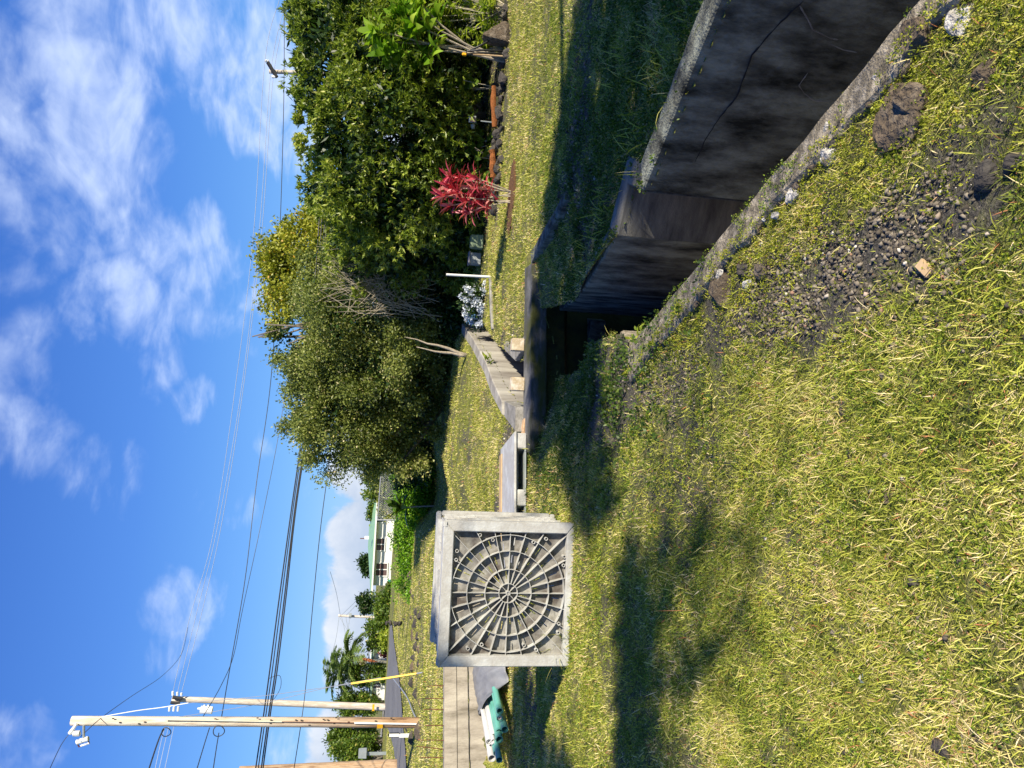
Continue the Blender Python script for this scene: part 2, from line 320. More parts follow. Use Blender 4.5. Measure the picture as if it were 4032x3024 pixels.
def leafquads(P, Dr, Ln, Wd, fold=.25, N0=None):
    n = len(P); Ln = np.broadcast_to(Ln, (n,))[:, None]; Wd = np.broadcast_to(Wd, (n,))[:, None]
    s = unit(np.cross(Dr, rng.normal(size=(n, 3)) if N0 is None else N0)); nm = np.cross(s, Dr)
    mid = P+Dr*Ln*.45
    V = np.stack([P, mid+s*Wd/2-nm*Wd*fold, P+Dr*Ln-nm*Wd*.1, mid-s*Wd/2-nm*Wd*fold], 1).reshape(-1, 3)
    F = np.arange(4*n).reshape(n, 4); return V, F
def straps(P, Dr, Ln, Wd, droop=.5, segs=4, fold=.15):
    """curved strap leaves, gravity bends them; widest before the middle"""
    n = len(P); Ln = np.broadcast_to(Ln, (n,)); Wd = np.broadcast_to(Wd, (n,)); dr = np.broadcast_to(droop, (n,))
    s = unit(np.cross(Dr, np.array([0, 0, 1.0])+rng.normal(size=(n, 3))*.25)); V = []; p = P.copy(); d = Dr.copy()
    prof = [.25, .9, 1.0, .72, .04] if segs == 4 else [.4, 1, .8, .05]
    for i in range(segs+1):
        wv = (Wd*prof[i]/2)[:, None]; nm = np.cross(s, d)
        V += [p+s*wv+nm*wv*fold*2, p-s*wv+nm*wv*fold*2]
        d = unit(d+np.array([0, 0, -1.0])*(dr[:, None]*(.35+.25*i))); p = p+d*(Ln/segs)[:, None]
    V = np.stack(V, 1).reshape(-1, 3); m2 = 2*(segs+1); b = np.arange(n)*m2
    F = np.concatenate([np.stack([b+2*i, b+2*i+1, b+2*i+3, b+2*i+2], 1) for i in range(segs)])
    return V, F, m2

# ------------------------------------------------------------------ the lie of the land
def wallline(x): return 11.98+(x+4.57)*.754
def slabf(x): return 9.14+(x+.58)*.264
def tz(x, y):
    x = np.asarray(x, float); y = np.asarray(y, float)
    xf = np.interp(y, [-5, 2, 4.06, 5.27, 9.6], [7.9, 3.56, 2.26, 1.48, 1.0])
    mid = -.2*sst((y-5.5)/3.5)
    mid = mid+(-.215-mid)*sst((x-xf+.35)/.3)*sst((9-y)/2)
    mid = mid+.2*sst((y-12)/5)*sst((.3+(y-10.7)*.22-x)/1.2)
    mid = mid+.80*sst((y-25.3)/2.2)*sst((4.0-x)/3)
    mid = mid-.55*sst((y-29)/15)*sst((4.0-x)/3)
    mid = mid-.42*np.exp(-((x-.25)**2/.75+(y-8.6)**2/4.2))
    mid = mid-.16*np.exp(-((x-1.5)**2/.15+(y-8.4)**2/.9))
    mid = mid+.10*np.exp(-((y-16.5)**2/3.0))*sst((-.5-x)/2)
    pit = -.24*sst((y-6.5)/4.5)*sst((-x-1.9)/1.3)
    zb = np.interp(y, [9, 11, 16, 20, 25, 34, 42, 60, 300], [.4, .4, .33, .25, .38, .60, .70, .35, .3])
    wr = sst((-x-2.7-np.maximum(y-14, 0)*.12)/1.1); beh = sst((y-wallline(x))/.12+.5)
    front = mid+pit
    z = front*(1-wr*beh)+zb*wr*beh
    return z+(fbm(x, y, .9)-.5)*.07*sst((y-1)/3)*(1-.8*sst((x-xf+.35)/.3)*sst((9-y)/2))
def gt(px, py, lift=0.0):
    r = ray(px, py); t = 1.0; p = None
    for i in range(3000):
        q = Vector((0, 0, EYE))+r*t
        if q.z <= float(tz(q.x, q.y))+lift:
            lo_, hi_ = t-.06*max(1, t*.05), t
            for _ in range(20):
                mm = (lo_+hi_)/2; q = Vector((0, 0, EYE))+r*mm
                if q.z <= float(tz(q.x, q.y))+lift: hi_ = mm
                else: lo_ = mm
            return Vector((0, 0, EYE))+r*hi_
        t += .06*max(1, t*.05)
    return Vector((0, 0, EYE))+r*t

CURB_IN = [(3.3, -3.4), (1.28, 2.12), (.91, 3.12), (.39, 4.56), (.30, 4.86)]
CURB_OUT = [(3.16, -3.45), (1.15, 2.07), (.77, 3.06), (.21, 4.48), (.08, 4.80)]
SLOPE_L = [(.30, 4.86), (.42, 5.2), (.36, 6.6), (.24, 8.0), (.12, 9.36)]
FARW = [(6.6, -2.9), (3.56, 2.0), (2.26, 4.06), (1.48, 5.27)]
FARW2 = [(1.60, 5.62), (1.24, 5.80), (.95, 7.1), (.98, 8.4), (1.0, 9.6)]
CH1 = CURB_IN+SLOPE_L[1:]+[(FARW2[-1][0], 9.55)]+FARW2[::-1][1:]+FARW[::-1]
LW = [(-.30, 9.9), (-.25, 10.74), (.03, 11.79), (.37, 12.85), (.87, 15.0), (1.35, 17.5)]
RW = [(.34, 10.2), (.34, 10.87), (.77, 13.0), (1.33, 15.1), (1.85, 17.5)]
CH2 = [(-.30, 9.4)]+LW+RW[::-1]+[(.34, 9.5)]
SLABP = [(-.80, slabf(-.80)+.04), (1.55, slabf(1.55)+.04), (1.55, slabf(1.55)+.52), (-.80, slabf(-.80)+.52)]
BOXFOOT = [(-2.28, 6.1), (-1.2, 6.2), (-1.28, 6.9), (-2.36, 6.85)]

def build_ground():
    def gradeline(a, b, n, p=1.0): return list(a+(b-a)*(np.linspace(0, 1, n)**p))
    xs = sorted(set([-300, -200, -120, -80, -55, -40, -30, -24]+gradeline(-20, -8, 25)+gradeline(-7.9, -2.6, 60)+gradeline(-2.5, 4.5, 141)+gradeline(4.6, 9, 40)+gradeline(9.3, 20, 22)+[24, 30, 40, 60, 90, 150, 300]))
    ys = sorted(set([-60, -40, -25, -15, -10, -7]+gradeline(-5, 1, 25)+gradeline(1.05, 10.4, 188)+gradeline(10.45, 13.6, 64)+gradeline(13.7, 27.8, 95)+gradeline(28, 45, 50)+[48, 52, 57, 63, 70, 80, 95, 120, 160, 220, 400, 800]))
    X, Y = np.meshgrid(xs, ys); Z = tz(X, Y); near = sst((12-np.abs(Y-4))/6); Z = Z+(fbm(X, Y, 9)-.5)*.03*near
    nx, ny = len(xs), len(ys); V = np.stack([X, Y, Z], -1).reshape(-1, 3)
    I = (np.arange(ny-1)[:, None]*nx+np.arange(nx-1)[None, :]).ravel()
    F = np.stack([I, I+1, I+nx+1, I+nx], 1); C = V[F].mean(1)
    keep = ~(inpoly(C[:, 0], C[:, 1], CH1) | inpoly(C[:, 0], C[:, 1], CH2) | inpoly(C[:, 0], C[:, 1], SLABP))
    F = F[keep]
    s = soilmask(V[:, 0], V[:, 1])
    o = npmesh('ground', V, F, 'ground', attr=s, aname='soil', smooth=True); tag(o, kind='structure', label='patchy grass and gravel ground around the drainage channel'); return o
def blob(x, y, cx, cy, rx, ry=None, a=0.0):
    ry = ry or rx; dx, dy = x-cx, y-cy; u, v = dx*math.cos(a)+dy*math.sin(a), -dx*math.sin(a)+dy*math.cos(a)
    return np.exp(-((u/rx)**2+(v/ry)**2))
def curbdist(x, y):
    """distance to the grass edge of the near curb (positive on the grass)"""
    d = np.full(np.shape(x), 1e9)
    for (x1, y1), (x2, y2) in zip(CURB_OUT[:-1], CURB_OUT[1:]):
        t = np.clip(((x-x1)*(x2-x1)+(y-y1)*(y2-y1))/((x2-x1)**2+(y2-y1)**2), 0, 1)
        d = np.minimum(d, np.hypot(x-x1-t*(x2-x1), y-y1-t*(y2-y1)))
    return d
def soilmask(x, y):
    x = np.asarray(x, float); y = np.asarray(y, float)
    s = .28*np.ones_like(x)+.95*(fbm(x, y, 2.6)-.5)*2+.5*(fbm(x, y, 11)-.5)*sst((5-y)/2)
    s = s+1.0*blob(x, y, .50, 2.25, .20, .42, .35)+.9*blob(x, y, .42, 2.9, .16, .3)+.85*blob(x, y, .03, 4.35, .16, .55, .3)+.6*blob(x, y, .45, 3.3, .15, .3)
    s = s+.95*blob(x, y, .0, 6.4, .6, 1.3)+.6*blob(x, y, .1, 5.2, .3, .5)+.35*blob(x, y, -.9, 10.9, .9, .5)+.4*blob(x, y, -2.0, 11.4, 1.2, .35)
    s = s+.6*blob(x, y, 1.6, 7.4, .9, .5)+.45*blob(x, y, 3.0, 7.4, 1.6, .35, -.5)+.4*blob(x, y, -4.2, 8.5, 1.2, .8)+.5*blob(x, y, .3, 11.6, .5, .8)
    s = s+.5*sst((y-12.8)/.5)*sst((x-2.6)/.8)
    return np.clip(s, 0, 1)
ground = build_ground()

def wedge(n, y0, y1, k0=.60, pad=.5):
    y = np.sqrt(rng.random(n)*(y1**2-y0**2)+y0**2); x = (rng.random(n)*2-1)*(k0*y+pad); return x, y
BLOCK = []
def cover_mask(x, y):
    m = inpoly(x, y, CH1) | inpoly(x, y, CH2) | inpoly(x, y, [(-.9, slabf(-.9)), (1.75, slabf(1.75)), (1.75, slabf(1.75)+.55), (-.9, slabf(-.9)+.55)])
    m |= inpoly(x, y, CURB_IN+CURB_OUT[::-1])
    for P in BLOCK: m |= inpoly(x, y, P)
    return m
# broad concrete tops and the road keep the grass off
BLOCK.append([(6.75, -2.7), (3.72, 2.1), (2.42, 4.16), (1.72, 5.30), (1.48, 5.27), (2.26, 4.06), (3.56, 2.0), (6.6, -2.9)])
ROAD_PX = [(1606, 3040), (1600, 2950), (1591, 2850), (1583, 2740), (1573, 2650), (1562, 2578), (1553, 2520), (1544, 2450), (1539, 2448), (1536, 2500), (1532, 2578), (1523, 2693), (1518, 2760), (1515, 2830), (1535, 2880), (1552, 2940), (1566, 3040)]
ROADW = [gt(*p) for p in ROAD_PX]
BLOCK.append([(p.x, p.y) for p in ROADW])

def grass(name, n, y0, y1, h, wd, lean, label, tonebias=0.0, xcond=None, seed=0):
    x, y = wedge(n, y0, y1)
    keep = ~cover_mask(x, y); s = soilmask(x, y); keep &= rng.random(n) > s*1.02-.05; keep &= ~((y > wallline(x)-.2) & (y < wallline(x)+.18) & (x < -3.4))
    keep &= ~inpoly(x, y, BOXFOOT)
    if xcond is not None: keep &= xcond(x, y)
    x, y = x[keep], y[keep]; n = len(x); z = tz(x, y)+(fbm(x, y, 9)-.5)*.03*sst((12-np.abs(y-4))/6)
    P = np.stack([x, y, z-.004], 1); hh = h*rng.gamma(2.6, .385, n)*(.6+.8*fbm(x, y, 1.3)); ww = wd*(.6+.8*rng.random(n))
    a = rng.random(n)*6.283; le = np.clip(lean+rng.normal(size=n)*.25, .1, 1.45)
    H = np.stack([np.cos(a), np.sin(a), np.zeros(n)], 1); up = np.array([0, 0, 1.0]); sd_ = np.stack([-np.sin(a), np.cos(a), np.zeros(n)], 1)
    tw = rng.normal(size=(n, 1))*.5; sd_ = unit(sd_+up*tw)
    mid = P+(H*np.sin(le*.85)[:, None]+up*np.cos(le*.85)[:, None])*(hh*.5)[:, None]
    tip = mid+(H*np.sin(le*1.06)[:, None]+up*np.cos(le*1.06)[:, None])*(hh*.5)[:, None]
    tip[:, 2] = np.maximum(tip[:, 2], z+.004)
    V = np.stack([P-sd_*ww[:, None]*.4, P+sd_*ww[:, None]*.4, mid-sd_*ww[:, None]*.5, mid+sd_*ww[:, None]*.5, tip], 1).reshape(-1, 3)
    b = np.arange(n)*5; F = np.concatenate([np.stack([b, b+1, b+2], 1), np.stack([b+1, b+3, b+2], 1), np.stack([b+2, b+3, b+4], 1)])
    v = np.clip(rng.normal(size=n)*.19+.42+(fbm(x, y, 1.1)-.5)*.7+(fbm(x, y, 6)-.5)*.7+(rng.random(n) < .10)*.35+tonebias, 0, .97); v = np.where(rng.random(n) < .025, 1.0, v)  # the bias moves blade colour along the ramp
    o = npmesh(name, V, F, 'grass', attr=np.repeat(v, 5)); return tag(o, label, 'grass', kind='stuff')
grass('grass', 460000, 1.15, 3.4, .024, .0025, 1.08, 'short mown yellow green grass blades close to the camera', .07)
grass('grass', 330000, 3.4, 7.2, .026, .0042, 1.0, 'mown grass between the near verge and the grey container', .07)
grass('grass', 360000, 7.2, 14.5, .032, .0070, .95, 'sunlit short grass around the concrete slab and ditch', .07)
grass('grass', 380000, 14.5, 36, .035, .012, .9, 'grass on the far lawn and the slope below the road', .07)

# ------------------------------------------------------------------ drainage channel
def strip(inner, outer, zt, zb, name, m, label, cat, bevel=0, parent=None, rough=0):
    mb = MB()
    n = len(inner); zt = zt if hasattr(zt, '__len__') else [zt]*n; V = []; Fc = []
    # resample so that worn edges can wobble
    ia, oa, za = [], [], []
    for i in range(n-1):
        k = max(1, int(math.dist(inner[i], inner[i+1])/.12)) if rough else 1
        for j in range(k):
            t = j/k; ia.append([inner[i][q]*(1-t)+inner[i+1][q]*t for q in (0, 1)]); oa.append([outer[i][q]*(1-t)+outer[i+1][q]*t for q in (0, 1)]); za.append(zt[i]*(1-t)+zt[i+1]*t)
    ia.append(list(inner[-1])); oa.append(list(outer[-1])); za.append(zt[-1])
    for a, b, z in zip(ia, oa, za):
        r1, r2 = [(rnd.random()-.5)*rough for _ in (0, 1)]
        a = (a[0]+r1, a[1]); b = (b[0]+r2*(5 if rough == .012 else 2), b[1]+r1*(2 if rough == .012 else 1)); c = .014 if rough else .006
        dx, dy = b[0]-a[0], b[1]-a[1]; l = math.hypot(dx, dy); ux, uy = dx/l*c, dy/l*c
        V += [(a[0], a[1], zb), (a[0], a[1], z-c+r2*.3), (a[0]+ux, a[1]+uy, z+r1*.4), (b[0]-ux, b[1]-uy, z+r2*.4), (b[0], b[1], z-c), (b[0], b[1], zb)]
    q = 6
    for i in range(len(ia)-1):
        for k in range(5): Fc.append((i*q+k, i*q+k+1, (i+1)*q+k+1, (i+1)*q+k))
    Fc += [tuple(range(q)), tuple((len(ia)-1)*q+k for k in range(q))[::-1]]
    mb.add(V, Fc); o = mb.build(name, m, parent, smooth=False)
    if label: tag(o, label, cat)
    return o
strip(CURB_IN, CURB_OUT, [.03, .03, .03, .025, .01], -2.2, 'concrete_curb', 'curb', 'speckled grey concrete curb along the near edge of the ditch', 'curb', rough=.012)
off = lambda P, d: [(p[0]+d[0], p[1]+d[1]) for p in P]
FARO = [(6.80, -2.75), (3.76, 2.12), (2.46, 4.18), (1.70, 5.36)]
fw = empty('channel_wall', (2.2, 4.2, -1), 'dark stained concrete wall on the far side of the open ditch with a crack across it', 'wall')
def localize(o, r): o.parent = r; o.matrix_parent_inverse = Matrix.Translation(r.location).inverted(); return o
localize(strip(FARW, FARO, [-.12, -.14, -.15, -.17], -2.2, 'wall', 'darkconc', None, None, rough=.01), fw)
# crack line and pale scratches on the wall face
def on_wall(px, py, lift=.004):
    r = ray(px, py); best = None
    for (a, b) in zip(FARW[:-1], FARW[1:]):
        ex, ey = b[0]-a[0], b[1]-a[1]; det = r.x*(-ey)-r.y*(-ex)
        t = (a[0]*(-ey)-a[1]*(-ex))/det; s = (r.x*a[1]-r.y*a[0])/det
        if -.05 <= s <= 1.05 and t > 0:
            nx, ny = -ey, ex; l = math.hypot(nx, ny); nx, ny = nx/l, ny/l
            if nx > 0: nx, ny = -nx, -ny
            return Vector((r.x*t+nx*lift, r.y*t+ny*lift, EYE+r.z*t))
    return None
def wallmark(pts, r, name, m, jit=0.006):
    P = [on_wall(*p) for p in pts]; P = [p for p in P if p]
    Q = []
    for a, b in zip(P[:-1], P[1:]):
        for k in range(6): Q.append(a.lerp(b, k/6)+Vector((0, 0, (rnd.random()-.5)*jit)))
    Q.append(P[-1]); rr = [r*(.5+rnd.random()) for _ in Q]; rr[0] = rr[-1] = r*.2
    o = MB().tube(Q, rr, 4).build(name, m); localize(o, fw)
wallmark([(3165, 0), (3060, 100), (2960, 215), (2900, 380), (2850, 440), (2780, 540), (2735, 640)], .0045, 'crack', 'hole')
wallmark([(3180, 285), (3145, 335), (3165, 365), (3205, 395), (3260, 400)], .0035, 'scratch', 'plastic_dirty', .002)
wallmark([(3148, 20), (3180, 75), (3200, 115), (3270, 150), (3300, 155)], .004, 'scratch', 'plastic_dirty', .002)
wallmark([(3270, 172), (3320, 195), (3375, 205)], .003, 'scratch', 'plastic_dirty', .002)
m2c = mat('pale_stained_concrete_face', (.26, .25, .21), (.15, .145, .125), scale=3, rough=.9, bump=.4, bscale=60, stretch=(1, 1, 4), c3=(.06, .06, .055), lo=.3, hi=.75)  # paler than the next wall: stronger light on this face is painted in
rw2 = empty('wing_wall', (1.3, 5.8, -1), 'lighter concrete wing wall stepping in where the ditch narrows', 'wall')
localize(strip([(1.47, 5.285), (1.60, 5.62), (1.24, 5.80)], [(1.70, 5.37), (1.85, 5.66), (1.36, 6.02)], [-.2, -.16, -.15], -2.2, 'wall_end', m2c, None, None, rough=.01), rw2)
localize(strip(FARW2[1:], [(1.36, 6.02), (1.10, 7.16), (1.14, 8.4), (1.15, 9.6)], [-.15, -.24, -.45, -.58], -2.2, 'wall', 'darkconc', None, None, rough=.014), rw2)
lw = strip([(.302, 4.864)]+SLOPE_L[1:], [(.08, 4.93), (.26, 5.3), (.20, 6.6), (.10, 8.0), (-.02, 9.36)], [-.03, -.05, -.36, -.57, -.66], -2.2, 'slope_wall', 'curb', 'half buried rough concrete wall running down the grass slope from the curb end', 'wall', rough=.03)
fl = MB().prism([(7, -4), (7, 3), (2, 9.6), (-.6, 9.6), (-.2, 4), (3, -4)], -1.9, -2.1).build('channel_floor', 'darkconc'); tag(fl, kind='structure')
fl2 = MB().prism([(-.8, 9.55), (.9, 9.55), (2.6, 18.5), (1.0, 18.5)], -1.0, -1.2).build('channel_bed', 'darkconc'); tag(fl2, kind='structure')
# slab over the ditch
sb = empty('concrete_slab', (.4, 9.6, -.3), 'long mossy concrete slab lying across the ditch', 'slab')
mb = MB(); x0, x1 = -.86, 1.62
mb.prism([(x0, slabf(x0)), (x1, slabf(x1)), (x1, slabf(x1)+.54), (x0, slabf(x0)+.54)], -.2, -.40)
localize(mb.build('deck', 'mossconc', None, bevel=.012), sb)
mb = MB(); mb.prism([(x0+.02, slabf(x0)+.10), (x1-.02, slabf(x1)+.10), (x1-.02, slabf(x1)+.48), (x0+.02, slabf(x0)+.48)], -.402, -.66).prism([(-1.6, slabf(-1.6)+.2), (2.6, slabf(2.6)+.2), (2.6, slabf(2.6)+.4), (-1.6, slabf(-1.6)+.4)], -.72, -2.2)  # deep second prism added; its dark colour stands for shade in the culvert opening
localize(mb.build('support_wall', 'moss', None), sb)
# wing from the right end of the slab up into the bank
strip([(1.60, slabf(1.60)+.06), (1.84, 8.5), (1.97, 7.72)], [(1.78, slabf(1.78)+.10), (1.98, 8.55), (2.07, 7.74)], [-.20, -.175, -.14], -.7, 'bank_wall', 'darkconc', 'low thin concrete wall from the slab up into the grass bank', 'wall', rough=.008)
# channel beyond the slab
lwm = mat('streaked_concrete', (.44, .42, .36), (.30, .28, .24), scale=3.2, rough=.9, bump=.4, bscale=50, stretch=(1, 1, .25), c3=(.15, .13, .11), lo=.32, hi=.72)
strip(LW[1:], [(-.45, 10.66), (-.19, 11.85), (.16, 12.92), (.66, 15.05), (1.12, 17.5)], -.06, -1.1, 'far_channel_wall', lwm, 'pale streaked concrete wall of the ditch beyond the slab lit by the sun', 'wall', rough=.01)
strip([(-.25, 10.735), (-.30, slabf(-.30)+.56)], [(-.47, 10.70), (-.62, slabf(-.6)+.56)], -.10, -1.1, 'wall_return', 'concrete', 'short grey concrete return wall between slab and streaked ditch wall', 'wall')
strip(RW[1:], [(.50, 10.80), (.93, 12.96), (1.50, 15.05), (2.0, 17.5)], [-.24, -.21, -.20, -.2], -1.1, 'right_channel_wall', 'concrete', 'right hand concrete wall of the ditch behind the slab beside the lawn', 'wall', rough=.01)
strip([(.36, 10.84), (.62, 10.15)], [(.50, 10.86), (.80, 10.2)], [-.24, -.3], -.9, 'wall_end', 'concrete', 'short dark concrete wall end between the white blocks', 'wall')
strip([(.95, 12.98), (1.20, 13.17), (1.94, 13.64)], [(.93, 13.08), (1.16, 13.27), (1.90, 13.74)], [-.16, -.15, -.15], -.5, 'lawn_kerb', 'concrete', 'narrow concrete kerb crossing the lawn towards the white post', 'kerb', rough=.008)
for (px, py, yy, s, lab) in [((2064, 1360, 1), 0, 9.98, .168, 'pale stained concrete cube on the slab nearer the lawn and white post'), ((2062, 1514, 1), 0, 9.80, .176, 'pale mottled concrete cube on the slab in front of the sunlit ditch wall')]:
    p = D(px[0], px[1], yy); o = MB().box((0, 0, s/2), (s, s*.9, s), rz=.05).build('concrete_block', 'lightconc', bevel=.007); o.location = (p.x, yy, -.197); tag(o, lab, 'block', 'pale blocks on the slab')
# broken timber piece
mb = MB(); mb.add([(-.16, -.09, 0), (.15, -.08, 0), (.15, .09, 0), (-.16, .09, 0), (-.15, -.08, .10), (.02, -.09, .125), (.15, -.07, .11), (.14, .08, .10), (0, .09, .12), (-.16, .08, .09)],
   [(0, 1, 2, 3), (4, 9, 8, 7, 6, 5), (0, 4, 5, 6, 1), (1, 6, 7, 2), (2, 7, 8, 9, 3), (3, 9, 4, 0)])
o = mb.build('timber_block', 'logwood', bevel=.006); p = D(2050, 1693, 9.62); o.location = (p.x, 9.62, float(tz(p.x, 9.62))+.03); o.rotation_euler = (0, 0, .15); tag(o, 'cracked pale chunk of timber between the slab and the grey pallet', 'timber')
# flat grey pallet with a plywood sheet
pr = empty('pallet', (-1.55, 9.62, float(tz(-1.5, 9.6))+.02), 'grey plastic pallet lying flat in the grass behind the slab end', 'pallet', rz=.30)
mb = MB()
for x in (-.72, 0, .72): mb.box((x, -.02, .065), (.20, 1.0, .13))
mb.build('foot_block', 'plastic', pr, bevel=.008)
mb = MB(); mb.box((0, 0, .145), (1.66, 1.1, .03)); mb.build('deck', 'plastic', pr, bevel=.006)
mb = MB(); mb.box((0, .0, .01), (1.6, 1.0, .02)); [mb.box((0, y, .075), (1.55, .03, .02)) for y in (-.3, .1, .4)]; mb.build('runner', 'greymetal', pr)
pw = MB().box((-.02, .45, .0), (1.5, .16, .016)).build('plywood_sheet', 'ply'); pw.location = pr.location+Vector((0, 0, .170)); pw.rotation_euler = (0, 0, .31); tag(pw, 'thin tan plywood sheet lying on the grey pallet', 'plywood')

# ------------------------------------------------------------------ the tipped container
W_, H_, Lc = 1.175, 1.115, .86
bx = empty('plastic_container', (-2.32, 6.05, float(tz(-1.7, 6.3))+.0), 'large weathered grey plastic container tipped on its side showing its round ribbed base', 'container', rz=math.atan2(.11, 1.17))
fwid = .088
def frame_beam(name, a, b, inn_a, inn_b, depth=.10, m='plastic', y0=0.0):
    """mitred beam of the front frame: outer edge a-b, inner edge inn_a-inn_b (x, z)"""
    v = []
    for y in (y0, y0+depth):
        for p in (a, b, inn_b, inn_a): v.append((p[0], y, p[1]))
    MB().add(v, [(0, 1, 2, 3), (7, 6, 5, 4), (0, 4, 5, 1), (1, 5, 6, 2), (2, 6, 7, 3), (3, 7, 4, 0)]).build(name, m, bx, bevel=.006)
g_ = .0015
frame_beam('frame_beam', (0+g_, H_), (W_-g_, H_), (fwid, H_-fwid), (W_-fwid, H_-fwid))
frame_beam('frame_beam', (0+g_, 0), (W_-g_, 0), (fwid, fwid*.8), (W_-fwid, fwid*.8))
frame_beam('frame_beam', (0, g_), (0, H_-g_), (fwid, fwid*.8+g_), (fwid, H_-fwid-g_))
frame_beam('frame_beam', (W_, g_), (W_, H_-g_), (W_-fwid, fwid*.8+g_), (W_-fwid, H_-fwid-g_))
cxx, czz = W_/2+.0, H_/2-.005; X0, X1, Z0, Z1 = fwid-.004, W_-fwid+.004, fwid*.8-.004, H_-fwid+.004
PY = .072
def build_panel():
    mb = MB().box(((X0+X1)/2, PY+.006, (Z0+Z1)/2), (X1-X0, .012, Z1-Z0)); pan = mb.build('base_panel', 'plastic_dirty')
    cut = MB()
    for (r, n, ph) in [(.14, 10, .1), (.235, 12, .14), (.275, 12, .42), (.37, 12, .13), (.42, 12, .40), (.455, 6, .15)]:
        for k in range(n):
            a = ph+2*math.pi*k/n+rnd.uniform(-.03, .03); x, z = cxx+r*math.cos(a), czz+r*math.sin(a)
            cut.box((x, PY+.006, z), (.066, .08, .0085), ry=-a)
    co = cut.build('slot_cutter', 'plastic')
    md = pan.modifiers.new('b', 'BOOLEAN'); md.operation = 'DIFFERENCE'; md.object = co; md.solver = 'EXACT'
    dg = bpy.context.evaluated_depsgraph_get(); me = bpy.data.meshes.new_from_object(pan.evaluated_get(dg)); pan.modifiers.clear(); pan.data = me
    bpy.data.objects.remove(co, do_unlink=True); pan.parent = bx
build_panel()
# rings and spokes standing proud of the panel
def clip_r(a):
    c, s = math.cos(a), math.sin(a); tx = ((X1-cxx) if c > 0 else (cxx-X0))/max(abs(c), 1e-6); ty = ((Z1-czz) if s > 0 else (czz-Z0))/max(abs(s), 1e-6); return min(tx, ty)-.002
YF = .018; th = .0042
for ri, rr in enumerate((.078, .195, .345, .478)):
    nseg = 96; mb = MB(); v = []; f = []
    for k in range(nseg):
        a = 2*math.pi*k/nseg
        for (r_, y) in ((rr-th/2, PY), (rr-th/2, YF), (rr+th/2, YF), (rr+th/2, PY)): v.append((cxx+r_*math.cos(a), y, czz+r_*math.sin(a)))
    for k in range(nseg):
        j = (k+1) % nseg
        if rr < .478 or True:
            for q in range(3): f.append((4*k+q, 4*k+q+1, 4*j+q+1, 4*j+q))
    mb.add(v, f).build('ring_rib', 'plastic', bx)
v0 = .0
for k in range(24):
    a = 2*math.pi*(k+v0)/24
    r0 = .0 if k % 3 == 0 else (.195 if k % 3 == 1 and k % 2 else .08); r1 = clip_r(a)
    mid = (r0+r1)/2
    MB().box((cxx+mid*math.cos(a), (PY+YF+.003)/2, czz+mid*math.sin(a)), (r1-r0, PY-YF-.003, th), ry=-a).build('spoke_rib', 'plastic', bx)
MB().pipe((cxx, YF-.004, czz), (cxx, PY, czz), .019, .013, 20).build('hub', 'plastic', bx)
for (zx, zy) in [(527, 413), (637, 452), (983, 463), (1090, 433), (342, 548), (338, 620), (1252, 578), (1249, 650), (305, 1113), (300, 1188), (1225, 1130), (1225, 1203), (470, 1332), (582, 1300), (936, 1306), (1042, 1343)]:
    z = czz-(zx-785)*.001; x = cxx-(zy-885)*.001
    MB().pipe((x, YF-.002, z), (x, PY, z), .0145, .010, 16).build('boss', 'plastic', bx)
# shell: four walls with outer ribs, and the rim at the open back
t_ = .016
for nm, c, s in [('side_wall', (t_/2+.03, Lc/2+.05, H_/2), (t_, Lc-.1, H_-.09)), ('side_wall', (W_-.045-t_/2, Lc/2+.05, H_/2), (t_, Lc-.1, H_-.09)), ('side_wall', (W_/2, Lc/2+.05, .045), (W_-.09, Lc-.1, t_)), ('side_wall', (W_/2, Lc/2+.05, H_-.05), (W_-.09, Lc-.1, t_))]:
    MB().box(c, s).build(nm, 'plastic', bx)
mb = MB()   # back rim
for (a, b) in [((W_/2, H_-.02), (W_+.012, .05)), ((W_/2, .02), (W_+.012, .05))]: mb.box((a[0], Lc-.03, a[1]), (b[0], .06, b[1]))
for x in (.012, W_-.012): mb.box((x, Lc-.03, H_/2), (.05, .06, H_-.09))
mb.build('rim', 'plastic', bx, bevel=.010)
ri = 0
for sx, xw in ((1, W_-.045), (-1, .03)):
    for y, zz0, zz1 in [(.18, .05, H_-.06), (.36, .05, H_-.06), (.54, .05, H_-.06), (.70, .05, H_-.06)]:
        MB().box((xw+sx*.018, y, (zz0+zz1)/2), (.038, .007, zz1-zz0)).build('rib', 'plastic', bx)
    for z in (.10, .16, .22, .42, .60, .78, H_-.24, H_-.18, H_-.12):
        MB().box((xw+sx*.016, (.10+Lc-.06)/2, z), (.033, Lc-.17, .006)).build('rib', 'plastic', bx)
for y in (.17, .27, .5, .6, .7, .78): MB().box((W_/2, y, H_-.024), (W_-.12, .006, .034)).build('rib', 'plastic', bx)
for x in (.12, .20, .28, .36, .52, .70, .86, .94, 1.02): MB().box((x, (.10+Lc-.06)/2, H_-.026), (.005, Lc-.17, .030)).build('rib', 'plastic', bx)
# worn foot corners of the frame and the skid under the top edge
for x, z in ((.03, H_+.004), (W_-.03, H_+.004), (.0, .02)):
    MB().box((x, .04, z-.02), (.07, .09, .045)).build('corner_foot', 'plastic', bx, bevel=.014)

